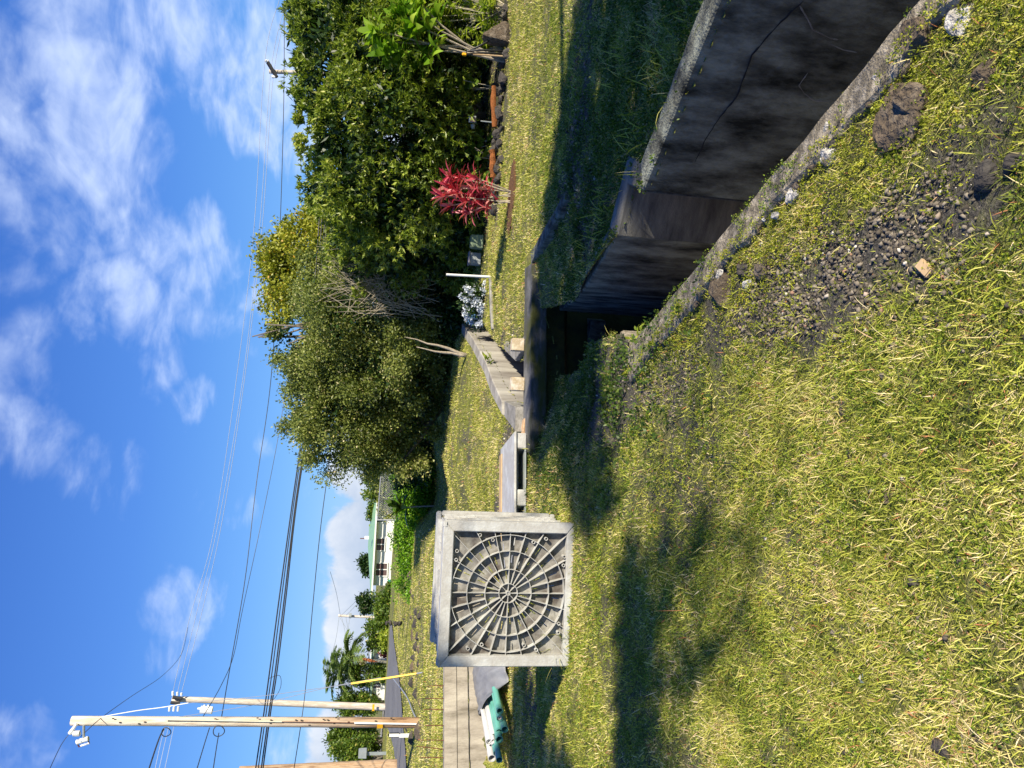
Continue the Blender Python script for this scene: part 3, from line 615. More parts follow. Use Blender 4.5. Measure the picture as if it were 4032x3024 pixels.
# ------------------------------------------------------------------ retaining wall, pipes, tarp
wa = empty('retaining_wall', (-5, 11.6, 0), 'long board-marked concrete retaining wall with a cracked joint and rusty bars on top', 'wall')
wl_m = mat('board_marked_concrete', (.42, .38, .30), (.30, .265, .21), scale=3.6, rough=.9, bump=.5, bscale=36, stretch=(1.6, 1.6, .38), c3=(.10, .085, .055), lo=.34, hi=.70, detail=10)
Aw, Bw = (-3.45, wallline(-3.45)), (-9.5, wallline(-9.5)); dl = math.dist(Aw, Bw); ux, uy = (Bw[0]-Aw[0])/dl, (Bw[1]-Aw[1])/dl; px_, py_ = -uy, ux
if py_ < 0: px_, py_ = -px_, -py_
def wallslab(z0, z1, off_, name, m=wl_m, th_=.22):
    a = (Aw[0]-px_*off_, Aw[1]-py_*off_); b = (Bw[0]-px_*off_, Bw[1]-py_*off_)
    o = MB().prism([a, b, (b[0]+px_*(th_+off_), b[1]+py_*(th_+off_)), (a[0]+px_*(th_+off_), a[1]+py_*(th_+off_))], z1, z0).build(name, m, bevel=.006); localize(o, wa)
wallslab(.235, .43, .012, 'upper_course'); wallslab(.055, .232, 0, 'middle_course'); wallslab(-.9, .04, .016, 'lower_course')
q = [Vector((Aw[0]+ux*t*dl-px_*.004, Aw[1]+uy*t*dl-py_*.004, .047+rnd.uniform(-.012, .012))) for t in np.linspace(0, 1, 60)]
localize(MB().tube(q, [.006+.006*rnd.random() for _ in q], 5).build('joint_crack', 'hole'), wa)
for k, (pa, pb) in enumerate([((1752, 2700), (1682, 2702)), ((1752, 2751), (1675, 2750)), ((1750, 2794), (1670, 2793)), ((1746, 2857), (1674, 2857)), ((1748, 2915), (1660, 2914)), ((1748, 2984), (1655, 2982)), ((1705, 2952), (1640, 2938))]):
    r = ray(*pa); # on the wall top line
    t = (wallline(0)+.11)/(r.y-r.x*.754); a = Vector((r.x*t, r.y*t, .42)); rb = ray(*pb); b = Vector((0, 0, EYE))+rb*(a.y/rb.y)
    o = MB().tube([(0, 0, 0), tuple((b-a)*.5+Vector((.003, 0, 0))), tuple(b-a)], .0065, 6).build('rebar_stake', 'rust'); o.location = a
    tag(o, ['rusty steel bar on the retaining wall nearest to the container', 'rusty bar on the wall, second from the container', 'rusty bar on the wall, third from the container', 'rusty bar on the wall below the near utility pole', 'rusty bar on the wall below the white paddle marker', 'rusty bar on the wall at the left end of the row', 'leaning thin rusty bar in the grass behind the wall'][k], 'steel bar', 'rusty bars along the wall top')
def wallpt(px, py, off_=.0, z=None):
    r = ray(px, py); k = wallline(0)-off_; t = k/(r.y-r.x*.754); return Vector((r.x*t, r.y*t, EYE+r.z*t))
PIPES = [  # (image centre of the open end, outer radius px, kind, how far in front of the wall, length)
 (1926, 2921, 12.5, 'white', .12, 3.2), (1945, 2898, 10.5, 'white', .22, 3.0), (1943, 2918, 8, 'white', .30, 2.2), (1947, 2935, 10.5, 'white', .30, 2.4), (1937, 2986, 14.5, 'white', .14, 4.2),
 (1966, 2883, 14, 'green', .34, 3.0), (1966, 2912, 14, 'green', .42, 3.0), (1957, 2964, 14, 'green', .40, 3.6), (1968, 2829, 13, 'green', .52, 2.6), (1968, 2800, 12.5, 'green', .56, 2.4), (1988, 2872, 13, 'green', .55, 2.4), (1966, 2992, 12, 'green', .62, 3.8)]
LBL = ['white pipe resting highest against the wall with a smaller pipe inside', 'white pipe just under the top one, its open end to the left', 'small white pipe end tucked between the middle pipes', 'white pipe end below the small one and beside green pipes', 'longest white pipe with black pen marks, its end farthest left',
       'green pipe with its open end below the upper white pipes', 'green pipe end in shadow beside a leaning grass blade', 'green pipe with a clean round open end at the lower left of the stack', 'green and white pipe end near the tarpaulin with a pipe inside it', 'green pipe end closest to the tarpaulin', 'lowest green pipe half hidden in grass', 'short green pipe in shade at the far left of the stack']
for k, (px, py, rp, kind, of, ln) in enumerate(PIPES):
    c = wallpt(px, py, of+.95); r = rp/FPX*c.y*1.02; up = Vector((0, 0, 0)); d = Vector((.12+rnd.uniform(-.03, .03), .99, -.02)).normalized(); ln = (of+.90)/.73
    rt = empty('pvc_pipe', c, LBL[k], 'pipe', group='plastic pipes stacked by the wall')
    mm = 'pvc_green' if kind == 'green' else 'pvc_white'
    MB().pipe((0, 0, 0), tuple(d*ln), r, r*.86, 20).build('tube', mm, rt, smooth=False)
    if k in (0, 8): MB().pipe(tuple(d*.01), tuple(d*.9), r*.6, r*.45, 16).build('inner_tube', 'pvc_white', rt)
    else: MB().pipe(tuple(-d*.002), tuple(d*.16), r*1.07, r*.9, 20).build('socket', mm, rt)
def tarp():
    n1, n2 = 40, 26; V = []; prof = [(-.02, .02), (.0, .16), (.10, .215), (.40, .20), (.65, .14), (.80, .05), (.92, -.04), (1.05, -.13)]
    ps = np.array(prof); cl_ = np.r_[0, np.cumsum(np.hypot(*np.diff(ps, axis=0).T))]
    a0 = wallpt(1900, 2600, .0); a1 = wallpt(1900, 2822, 0)
    for i in range(n1):
        t = i/(n1-1); base = a0.lerp(a1, t); 
        for j in range(n2):
            s = j/(n2-1); lim = 1.0
            if t > .72: lim = 1-(t-.72)/.28*(.75 if s > .3 else .3)
            sd_ = s*lim*cl_[-1]; of = np.interp(sd_, cl_, ps[:, 0]); zz = np.interp(sd_, cl_, ps[:, 1])
            wob = (vnoise(np.array(t*9+s*2.), np.array(s*7+3.))-.5)*.05+(vnoise(np.array(t*25.), np.array(s*5.+9))-.5)*.022
            p = Vector((base.x-px_*(of+wob+.02), base.y-py_*(of+wob+.02), -.26+zz+float(wob)*.8+.04*math.sin(t*5)))
            V.append(p)
    F = [(i*n2+j, i*n2+j+1, (i+1)*n2+j+1, (i+1)*n2+j) for i in range(n1-1) for j in range(n2-1)]
    o = MB().add(V, F).build('tarpaulin', 'tarp', smooth=True); m = o.modifiers.new('s', 'SOLIDIFY'); m.thickness = .004
    tag(o, 'crumpled grey tarpaulin draped over the pipe stack against the wall', 'tarpaulin')
tarp()

# ------------------------------------------------------------------ road and setting
V = [(p.x, p.y, float(tz(p.x, p.y))+.03) for p in ROADW]
lo_n = 8; low = V[:lo_n]; upv = V[lo_n:][::-1]
def resam(P, n):
    P = [Vector(p) for p in P]; l = [0]
    for a, b in zip(P[:-1], P[1:]): l.append(l[-1]+(b-a).length)
    o = []
    for k in range(n):
        s = l[-1]*k/(n-1); i = max(0, min(len(P)-2, int(np.searchsorted(l, s))-1)); f = (s-l[i])/(l[i+1]-l[i]); o.append(P[i].lerp(P[i+1], f))
    return o
la, ub = resam(low, 60), resam(upv, 60); VV = []; 
for a, b in zip(la, ub):
    for k in range(7):
        p = a.lerp(b, k/6); VV.append((p.x, p.y, float(tz(p.x, p.y))+.035))
FF = [(i*7+j, i*7+j+1, (i+1)*7+j+1, (i+1)*7+j) for i in range(59) for j in range(6)]
o = MB().add(VV, FF).build('road', 'asphalt', smooth=True); tag(o, kind='structure')
# pale pavement beyond the road on the left
P = [gt(1516, 2775), gt(1513, 2860), gt(1500, 2950), gt(1492, 3040)]; Q = [gt(1510, 2775), gt(1505, 2860), gt(1488, 2950), gt(1478, 3040)]
VV = []; A_, B_ = resam(P, 30), resam(Q, 30)
for a, b in zip(A_, B_):
    for p in (a, b): VV.append((p.x, p.y, float(tz(p.x, p.y))+.045))
o = MB().add(VV, [(2*i, 2*i+1, 2*i+3, 2*i+2) for i in range(29)]).build('pavement', 'pave'); tag(o, kind='structure')

# ------------------------------------------------------------------ trees
def px2m(px, y): return px/FPX*y
def crown(name, mtl, root, ell, ncl, per, Ln, Wd, spread, mode='soft', up=.15, fill=.25, seed=0, jag=.18, bough=.42, per_bough=15, bv=.10):
    """leaf clusters through the volume of several lobes; ell: (centre, (rx, ry, rz))"""
    C = np.array([e[0] for e in ell]); Rr = np.array([e[1] for e in ell]); vol = (Rr[:, 0]*Rr[:, 2])**1.0; pr = vol/vol.sum()
    nb = max(6, int(ncl/per_bough)); k0 = rng.choice(len(ell), nb, p=pr); d0 = rdir(nb); lump = 1+jag*(rng.random(nb)*2-1.1)
    rad = np.where(rng.random(nb) < fill, .2+.6*rng.random(nb), 1-.10*rng.random(nb))*lump
    Bc = C[k0]+d0*Rr[k0]*rad[:, None]; bi = rng.integers(0, nb, ncl); sz = bough*(.6+.8*rng.random(nb))
    P = Bc[bi]+rdir(ncl)*(rng.random(ncl)**.45)[:, None]*(Rr[k0].min(1)*sz)[bi][:, None]*np.array([1, 1, .72]); k = k0[bi]
    inside = np.zeros(ncl, bool)
    for c, r in zip(C, Rr): inside |= (((P-c)/r)**2).sum(1) < .45
    keepm = ~inside | (rng.random(ncl) < .22); P = P[keepm]; n = len(P); bcol = rng.normal(size=nb)*bv
    ctr = C.mean(0); outd = unit(P-ctr)
    if mode == 'whorl':
        B = np.repeat(P, per, 0); dd = rdir(n*per, up=.1, out=np.repeat(unit(outd+np.array([0, 0, .5])+rng.normal(size=(n, 3))*.35), per, 0), k=.75); B = B+rng.normal(size=B.shape)*spread*.35-dd*0.02
    else:
        B = np.repeat(P, per, 0)+rng.normal(size=(n*per, 3))*spread; dd = rdir(n*per, up=up, out=np.repeat(outd, per, 0), k=.5)
    m = len(B); Vv, F = leafquads(B, dd, Ln*(.6+.7*rng.random(m)), Wd*(.7+.6*rng.random(m)))
    cv = np.repeat(rng.normal(size=n)*.06+(bcol[bi][keepm] if n == keepm.sum() else 0), per); v = np.clip(.42+cv+rng.normal(size=m)*.16, 0, .96); v = np.where(rng.random(m) < .03, 1, v)
    return npmesh(name, Vv, F, mtl, root, attr=np.repeat(v, 4)), P
def limbs(root, m, base, tips, r0, name='trunk', bend=.25):
    mb = MB(); base = Vector(base)
    for i, t in enumerate(tips):
        t = Vector(t); n = 7; path = []
        off_ = Vector((rnd.uniform(-1, 1), rnd.uniform(-1, 1), rnd.uniform(-.3, .6)))*bend*(t-base).length*.4
        for k in range(n):
            s = k/(n-1); path.append(base.lerp(t, s)+off_*math.sin(s*math.pi)+Vector((rnd.uniform(-1, 1), rnd.uniform(-1, 1), 0))*.02)
        mb.tube(path, [r0*(1-.85*k/(n-1)) for k in range(n)], 7, cap=True)
    return mb.build(name, m, root, smooth=True)
def E(px, py, y, rx, rz, ry=None):
    c = D(px, py, y); a, b = px2m(rx, y), px2m(rz, y); return ((c.x, c.y, c.z), (a, ry or (a+b)/2, b))
def tree(name, label, cat, base, ell, mtl, ncl, per, Ln, Wd, spread, bark='bark', ntips=7, r0=.1, group=None, inner=0, **kw):
    b = Vector(base); rt = empty(name, b, label, cat, group=group)
    ell = [((c[0]-b.x, c[1]-b.y, c[2]-b.z), r) for c, r in ell]
    o, P = crown('crown', mtl, rt, ell, ncl, per, Ln, Wd, spread, **kw)
    if inner: crown('inner_foliage', 'leaf_dark', rt, [(c, tuple(q*.74 for q in r)) for c, r in ell], inner, 10, Ln*1.5, Wd*1.9, spread*1.6, fill=.8, bough=.7)  # darker leaf colour paints the shade inside the crown
    if ntips:
        C = [e[0] for e in ell]; tips = [tuple(np.array(rnd.choice(C))+rng.normal(size=3)*.25) for _ in range(ntips)]
        limbs(rt, bark, (0, 0, -.05), [tips[0]]+tips, r0)
    return rt
def gz(x, y): return (x, y, float(tz(x, y)))
# the big lanceolate-leaved tree on the right
c1 = D(1900, 450, 16)
t1 = tree('broadleaf_tree', 'large dense glossy green tree filling the right side behind the lava stones', 'tree', gz(c1.x, 16.3),
     [E(1370, 560, 15.6, 320, 170), E(1330, 180, 15.4, 320, 170), E(1350, -150, 15.8, 300, 190), E(1560, 400, 15.2, 420, 260), E(1600, 780, 15.6, 210, 260), E(1560, -60, 15.4, 330, 280), E(1480, 800, 16.2, 160, 190), E(1800, 820, 15.9, 170, 180), E(1430, 980, 17.5, 170, 110), E(1215, 330, 15.8, 140, 60), E(1200, 60, 15.8, 160, 60), E(1640, 980, 17.2, 170, 240)],
     'leaf_t1', 21000, 9, .115, .032, .05, mode='whorl', ntips=10, r0=.11, fill=.2, jag=.26, bough=.36, inner=6500, per_bough=34, bv=.13)
c3 = D(1900, 1180, 20)
t3 = tree('rounded_tree', 'tall grey green tree with bare twigs in front of the yellow one', 'tree', gz(c3.x, 20.2),
     [E(1350, 1330, 20, 185, 170), E(1500, 1180, 19.4, 210, 270), E(1420, 1080, 20, 170, 180), E(1250, 1420, 20.4, 120, 120), E(1690, 1230, 19.8, 200, 170), E(1600, 1440, 19.4, 170, 190), E(1030, 1330, 20, 26, 26), E(1100, 1330, 20, 40, 40)],
     'leaf_t3', 8000, 18, .08, .042, .10, ntips=14, r0=.10, fill=.15, jag=.38, inner=1500, per_bough=30, bough=.34, bv=.13)
mb = MB()   # bare twigs rising through the crown
for k in range(120):
    a = D(rnd.uniform(1480, 1740), rnd.uniform(960, 1270), rnd.uniform(17.6, 18.2)); b = D(rnd.uniform(1240, 1500), rnd.uniform(960, 1260), rnd.uniform(17.0, 17.7)); m_ = a.lerp(b, .5)+Vector((rnd.uniform(-.25, .25), 0, rnd.uniform(-.1, .2)))
    o_ = t3.location; mb.tube([a-o_, m_-o_, b-o_], [.010, .008, .004], 4)
mb.build('bare_twigs', 'twig', t3)
c4 = D(1800, 1560, 20.5)
t4 = tree('spreading_tree', 'dark green spreading tree left of the twiggy one with sky gaps in its crown', 'tree', gz(c4.x, 20.8),
     [E(1260, 1560, 20.2, 170, 130), E(1360, 1690, 20.4, 170, 170), E(1450, 1760, 20.6, 90, 120), E(1420, 1480, 19.8, 170, 130), E(1600, 1560, 20.0, 120, 100), E(1560, 1800, 20.3, 90, 110), E(1640, 1700, 20, 110, 70), E(1300, 1420, 20.6, 120, 140), E(1650, 1440, 19.6, 110, 110)],
     'leaf_t3', 7000, 18, .08, .042, .10, ntips=13, r0=.13, fill=.1, jag=.38, inner=800, per_bough=30, bough=.34, bv=.13)
t2 = tree('yellow_green_tree', 'yellow green tree rising highest behind the twiggy tree', 'tree', gz(D(1900, 1000, 27).x, 27),
     [E(1180, 1090, 27, 150, 130), E(1220, 950, 27, 110, 100), E(1120, 1170, 27, 90, 70), E(1110, 1040, 27, 90, 60), E(1310, 1040, 27, 190, 110)],
     'leaf_t2', 3800, 13, .13, .07, .14, ntips=8, r0=.16, fill=.3, jag=.3)
# slim pale trunk leaning by the ditch
pt = tree('slim_tree', 'slender pale trunked tree leaning beside the far end of the ditch', 'tree', tuple(gt(1838, 1400)), [E(1600, 1340, 17.6, 60, 60), E(1540, 1420, 17.6, 60, 60)], 'leaf_t3', 160, 14, .07, .04, .1, bark='palebark', ntips=0)
b_ = pt.location; limbs(pt, 'palebark', (0, 0, -.05), [D(1640, 1365, b_.y)-b_, D(1600, 1330, b_.y)-b_], .045, bend=.05)
# understorey, dark and dense, behind the lawn
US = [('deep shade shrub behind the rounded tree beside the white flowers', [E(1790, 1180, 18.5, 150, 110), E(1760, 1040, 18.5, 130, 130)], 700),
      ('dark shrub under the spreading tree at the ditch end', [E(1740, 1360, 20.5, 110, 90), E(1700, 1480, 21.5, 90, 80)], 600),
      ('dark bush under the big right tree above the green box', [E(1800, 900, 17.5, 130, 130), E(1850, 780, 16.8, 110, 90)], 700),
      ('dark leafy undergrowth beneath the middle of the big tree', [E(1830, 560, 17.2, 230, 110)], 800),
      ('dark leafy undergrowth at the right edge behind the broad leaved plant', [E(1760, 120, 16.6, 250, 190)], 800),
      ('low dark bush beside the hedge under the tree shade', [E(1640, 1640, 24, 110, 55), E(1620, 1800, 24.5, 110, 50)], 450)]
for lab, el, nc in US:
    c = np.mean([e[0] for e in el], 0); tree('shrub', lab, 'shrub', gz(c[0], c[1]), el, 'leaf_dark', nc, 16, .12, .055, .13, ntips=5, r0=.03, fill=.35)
# unseen shade casters added out of view, leaf crowns shaped from their shadow outlines
def shade_caster(name, label, poly, h0, h1, n, Ln, zg=0.0, soft=.06, base=None, r0=.16):
    xs = [p[0] for p in poly]; ys = [p[1] for p in poly]; P = []
    x = rng.uniform(min(xs), max(xs), n*4); y = rng.uniform(min(ys), max(ys), n*4); k = inpoly(x, y, poly); x, y = x[k][:n], y[k][:n]; m = len(x)
    x = x+rng.normal(size=m)*soft; y = y+rng.normal(size=m)*soft; h = rng.uniform(h0, h1, m); k = np.array(SUN)/SUN.z
    P = np.stack([x, y, np.full(m, zg)], 1)+k[None, :]*h[:, None]
    b = base or (float(P[:, 0].mean()), float(P[:, 1].mean())); rt = empty(name, (b[0], b[1], float(tz(*b))), label, 'tree')
    P = P-np.array(rt.location); V, F = leafquads(P, rdir(m), Ln*(.7+.6*rng.random(m)), Ln*.5)
    npmesh('crown', V, F, 'leaf_mid', rt, attr=np.repeat(rng.random(m)*.8, 4))
    q = [tuple(P[rng.integers(m)]) for _ in range(9)]; limbs(rt, 'bark', (0, 0, -.1), [tuple(P.mean(0))]+q, r0)
shade_caster('shade_tree', 'broad tree outside the view whose shade covers the slab and the ditch bank', [(5.2, 7.0), (4.1, 7.75), (2.9, 8.6), (1.97, 9.20), (1.5, 9.55), (.8, 9.42), (.3, 9.28), (-.75, 9.0), (-.95, 8.6), (-.35, 8.0), (-1.1, 6.7), (-1.35, 5.75), (-1.1, 5.35), (-.3, 5.75), (.5, 6.1), (1.4, 5.9), (2.2, 4.7), (3.2, 3.4), (6.0, 2.0), (7, 4)], 6.4, 7.6, 9000, .26, zg=-.2, base=(11.5, 8.0))
shade_caster('shade_tree', 'tree outside the view whose shade falls across the near grass', [(-3.2, 4.42), (-2.4, 4.56), (-1.15, 4.80), (-1.0, 4.66), (-1.2, 4.35), (-1.6, 4.2), (-2.1, 4.1), (-3.0, 3.75)], 6.0, 7.0, 1300, .17, soft=.06, base=(8.5, 2.0), r0=.02)
shade_caster('shade_tree', 'thin crowned tree outside the view giving the broken shade on the near grass', [(-2.9, 4.1), (-1.9, 4.15), (-1.35, 4.35), (-1.05, 4.45), (-.75, 3.75), (-.42, 3.15), (-.55, 3.0), (-.95, 3.55), (-1.2, 3.9), (-1.45, 3.95), (-1.15, 3.45), (-.95, 3.15), (-1.1, 3.1), (-1.55, 3.6), (-1.85, 3.9), (-2.0, 3.5), (-2.3, 3.4), (-2.7, 3.6)], 6.0, 7.6, 560, .15, soft=.08, base=(9.2, 2.6), r0=.02)
shade_caster('shade_tree', 'tree outside the view shading the grass left of the grey container', [(-6.6, 9.6), (-5.0, 10.3), (-3.9, 10.4), (-3.6, 9.6), (-3.65, 8.6), (-3.7, 7.2), (-3.3, 6.2), (-3.7, 5.8), (-4.9, 7.2)], 7.0, 8.0, 4200, .20, zg=-.3, soft=.12, base=(10.5, 4.5), r0=.05)

# ------------------------------------------------------------------ hedge, fence, house
hr = empty('hedge', gz(-4.3, 26), 'long low bright green hedge on the bank below the white house', 'hedge')
el = []
for k in range(14):
    t = k/13; px = 1600+(12 if t < .3 else 0); py = 2300-t*830; c = D(px, py, 26.2); el.append(((c.x-hr.location.x, c.y-hr.location.y, c.z-.06-hr.location.z), (.5, .7, .42+.06*rnd.random())))
    el.append(((c.x-hr.location.x, c.y-.5-hr.location.y, c.z-.45-hr.location.z), (.5, .5, .38)))
crown('foliage', 'leaf_hedge', hr, el, 7500, 13, .075, .05, .07, fill=.5, jag=.08, bough=.9)
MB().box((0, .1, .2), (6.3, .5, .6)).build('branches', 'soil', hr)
fr = empty('chain_link_fence', gz(-2.2, 28), 'chain link fence with pale posts and top rail above the shaded hedge', 'fence')
fy = 28.0; A = D(1487, 2050, fy); A2 = D(1574, 2050, fy); B = D(1516, 1640, fy); B2 = D(1582, 1640, fy); o_ = fr.location
for py, t0, b0 in ((2047, 1484, 1570), (1848, 1500, 1576), (1680, 1512, 1580)):
    a, b = D(t0, py, fy), D(b0, py, fy); MB().tube([b-o_-Vector((0, 0, .3)), a-o_], .03, 8).build('post', 'steel', fr)
MB().tube([A-o_, B-o_], .022, 8).build('rail', 'steel', fr)
mb = MB(); hgt = (A-A2).length
for k in range(-8, 66):
    for sgn in (1, -1):
        t0 = k/58; x0 = A.lerp(B, min(max(t0, 0), 1)); t1 = t0+sgn*8/58
        if not (0 <= t1 <= 1 and 0 <= t0 <= 1): continue
        x1 = A2.lerp(B2, t1); mb.tube([x0-o_, x1-o_], .005, 3, cap=False)
mb.build('mesh_wire', 'steel', fr)
# white house with the green roof
hy = 60.0; hb = D(1560, 850, hy)
def house(label, y, l, r, top, bot, depth, wallm, roofm, eave_px, ridge_px, wins=(), name='house'):
    """l, r: image y of the left and right wall ends; top/bot: image x of eave and base"""
    a = D(bot, l, y); b = D(bot, r, y); zt = D(top, (l+r)/2, y).z; cx = (a.x+b.x)/2; zb = float(tz(cx, y))-.2
    rt = empty(name, (cx, y+depth/2, zb), label, 'house'); wdt = b.x-a.x; hh = zt-zb
    MB().box((0, 0, hh/2), (wdt, depth, hh)).build('wall', wallm, rt)
    e = px2m(eave_px, y); rh = px2m(ridge_px, y)
    xs, ys = wdt/2+e, depth/2+e*.8; MB().add([(-xs, -ys, hh-.05), (xs, -ys, hh-.05), (xs, ys, hh-.05), (-xs, ys, hh-.05), (-xs+depth/2, 0, hh+rh), (xs-depth/2, 0, hh+rh), (-xs, -ys, hh+.07), (xs, -ys, hh+.07), (xs, ys, hh+.07), (-xs, ys, hh+.07)],
        [(0, 3, 2, 1), (0, 1, 7, 6), (1, 2, 8, 7), (2, 3, 9, 8), (3, 0, 6, 9), (6, 7, 5, 4), (7, 8, 5), (8, 9, 4, 5), (9, 6, 4)]).build('roof', roofm, rt)
    for (wl_, wr_, wt, wb, split) in wins:
        p1, p2 = D(wb, wl_, y), D(wt, wr_, y); wx = (p1.x+p2.x)/2-cx; wz = (p1.z+p2.z)/2-zb; ww, wh = abs(p2.x-p1.x), abs(p2.z-p1.z)
        f = MB()
        for q, s in (((wx, 0, wz+wh/2), (ww+.12, .08, .08)), ((wx, 0, wz-wh/2), (ww+.12, .08, .08)), ((wx-ww/2, 0, wz), (.08, .08, wh-.08)), ((wx+ww/2, 0, wz), (.08, .08, wh-.08)), ((wx, 0, wz), (.07, .06, wh-.08))):
            f.box((q[0], -depth/2-.03, q[2]), s)
        fo = f.build('window', 'white_paint', rt); MB().box((wx, -depth/2-.012, wz), (ww-.08, .02, wh-.08)).build('pane', split, fo)
    return rt
h1 = house('low white house with bright green roof above the hedge', hy, 2306, 1990, 1474, 1560, 6, 'white_paint', 'green_roof', 32, 26,
      wins=[(2268, 2216, 1480, 1524, 'glass'), (2168, 2118, 1482, 1514, 'glass'), (2058, 2034, 1480, 1514, 'screen')])
o_ = h1.location
MB().box((0, -3.75, D(1474, 2148, hy).z-o_.z-.02), (8.3, .12, .12)).build('gutter', 'white_paint', h1)
MB().tube([D(1448, 2120, hy)-o_, D(1418, 2120, hy)-o_], .04, 6).build('vent_pipe', 'rust', h1); MB().box(D(1444, 2117, hy)-o_, (.22, .2, .34)).build('vent_cap', 'white_paint', h1)
# carport end of that house
MB().box(D(1548, 2312, 59.6)-o_, (1.1, .3, .9)).build('teal_bin', 'teal', h1)
house('cream gabled house behind the round bush across the road', 62, 2585, 2548, 1463, 1540, 5, 'cream', 'white_paint', 12, 14, wins=[(2572, 2560, 1466, 1490, 'screen')])
h3 = house('white house with a sage green roof and louvred window across the road', 50, 2780, 2668, 1462, 1530, 6, 'white_paint', 'sage_roof', 22, 20, wins=[(2710, 2684, 1464, 1500, 'glass')])
h4 = house('white house wall glimpsed through a gap under the big right tree', 24, 460, 330, 1740, 1850, 3, 'white_paint', 'sage_roof', 10, 25)
# garden things at the far houses
MB_ = MB()
cw = empty('carport', D(1520, 2620, 56), 'white carport rail and post with plants beside the palms', 'carport'); o_ = cw.location
MB().box(D(1488, 2620, 56)-o_, (2.6, .2, .16)).build('beam', 'white_paint', cw)
for py in (2560, 2600, 2640, 2668): a = D(1488, py, 56)-o_; b = D(1536, py, 56)-o_; MB().box((a+b)/2, (.09, .09, abs(a.z-b.z))).build('post', 'white_paint', cw)
for i, (px, py, y, rx, rz, m, lab) in enumerate([(1475, 2500, 52, 66, 42, 'leaf_mid', 'large rounded green bush across the road left of the stone column'), (1530, 2518, 49, 30, 22, 'leaf_croton', 'small light green bush at the road edge in front of the rounded bush'), (1445, 2225, 68, 34, 24, 'leaf_dark', 'dark tree crown showing over the green roof'), (1447, 2375, 58, 34, 26, 'leaf_dark', 'dark round tree between green roof and far utility pole'),
      (1500, 2390, 50, 60, 38, 'leaf_mid', 'mixed green bush left of the green roofed house'), (1530, 2360, 47, 60, 26, 'leaf_mid', 'feathery green shrub along the roadside before the green roofed house'), (1508, 2440, 50, 40, 30, 'leaf_mid', 'green shrub right behind the stone column'), (1475, 2010, 62, 30, 22, 'leaf_mid', 'small tree behind the right end of the green roof'),
      (1490, 1890, 31, 70, 50, 'leaf_t3', 'pale twiggy shrub behind the middle fence post'), (1500, 1750, 30.5, 80, 56, 'leaf_croton', 'yellowish leafy shrub behind the fence by the big trees'), (1520, 1985, 31, 50, 40, 'leaf_t3', 'sparse shrub behind the fence near the left post'), (1465, 1930, 32, 50, 30, 'leaf_mid', 'taller green shrub top above the fence'),
      (1535, 2640, 54, 26, 14, 'maroon', 'dark red leaved shrub before the carport'), (1520, 2596, 54, 24, 16, 'maroon', 'maroon shrub beside the carport post')]):
    c = D(px, py, y); a, b = px2m(rx, y), px2m(rz, y); k = max(1, y/20)
    el = [((c.x, c.y, c.z), (a*.75, a*.7, b)), ((c.x-a*.4, c.y, c.z-b*.3), (a*.55, a*.5, b*.75)), ((c.x+a*.45, c.y, c.z-b*.15), (a*.5, a*.5, b*.7)), ((c.x, c.y, (c.z+float(tz(c.x, c.y)))/2-b*.3), (a*.8, a*.6, b*.8))]
    tree('bush', lab, 'bush', gz(c.x, c.y), el, m, 420 if y < 40 else 520, 10, .07*k, .04*k, .06*k, ntips=4, r0=.05, fill=.4, group='distant bushes')
def leafy_tree(lab, px, py, y, rx, rz, bpx, n, m='leaf_mid', lf=.2, bark='bark'):
    c = D(px, py, y); b = D(bpx, py, y); a, h = px2m(rx, y), px2m(rz, y); el = []
    for k in range(9):
        q = (rnd.uniform(-.55, .55), rnd.uniform(-.5, .5), rnd.uniform(-.65, .7)); el.append(((c.x+q[0]*a, c.y+q[1]*a, c.z+q[2]*h), (a*.45, a*.45, h*.35)))
    tree('roadside_tree', lab, 'tree', (b.x, y, float(tz(b.x, y))), el, m, n, 11, lf, lf*.42, lf*.9, bark=bark, ntips=9, r0=.09, fill=.3, jag=.3)
leafy_tree('glossy green tree behind the second utility pole across the road', 1412, 2765, 50, 52, 84, 1512, 1300)
leafy_tree('dark green tree just left of the near utility pole', 1405, 2915, 42, 48, 90, 1510, 1400)
leafy_tree('airy green tree left of the near pole behind the grey box', 1405, 2975, 40, 52, 90, 1508, 1200, lf=.17)
leafy_tree('white flowered green tree partly behind the leftmost brown pole', 1440, 3040, 41, 50, 80, 1508, 700, lf=.17)
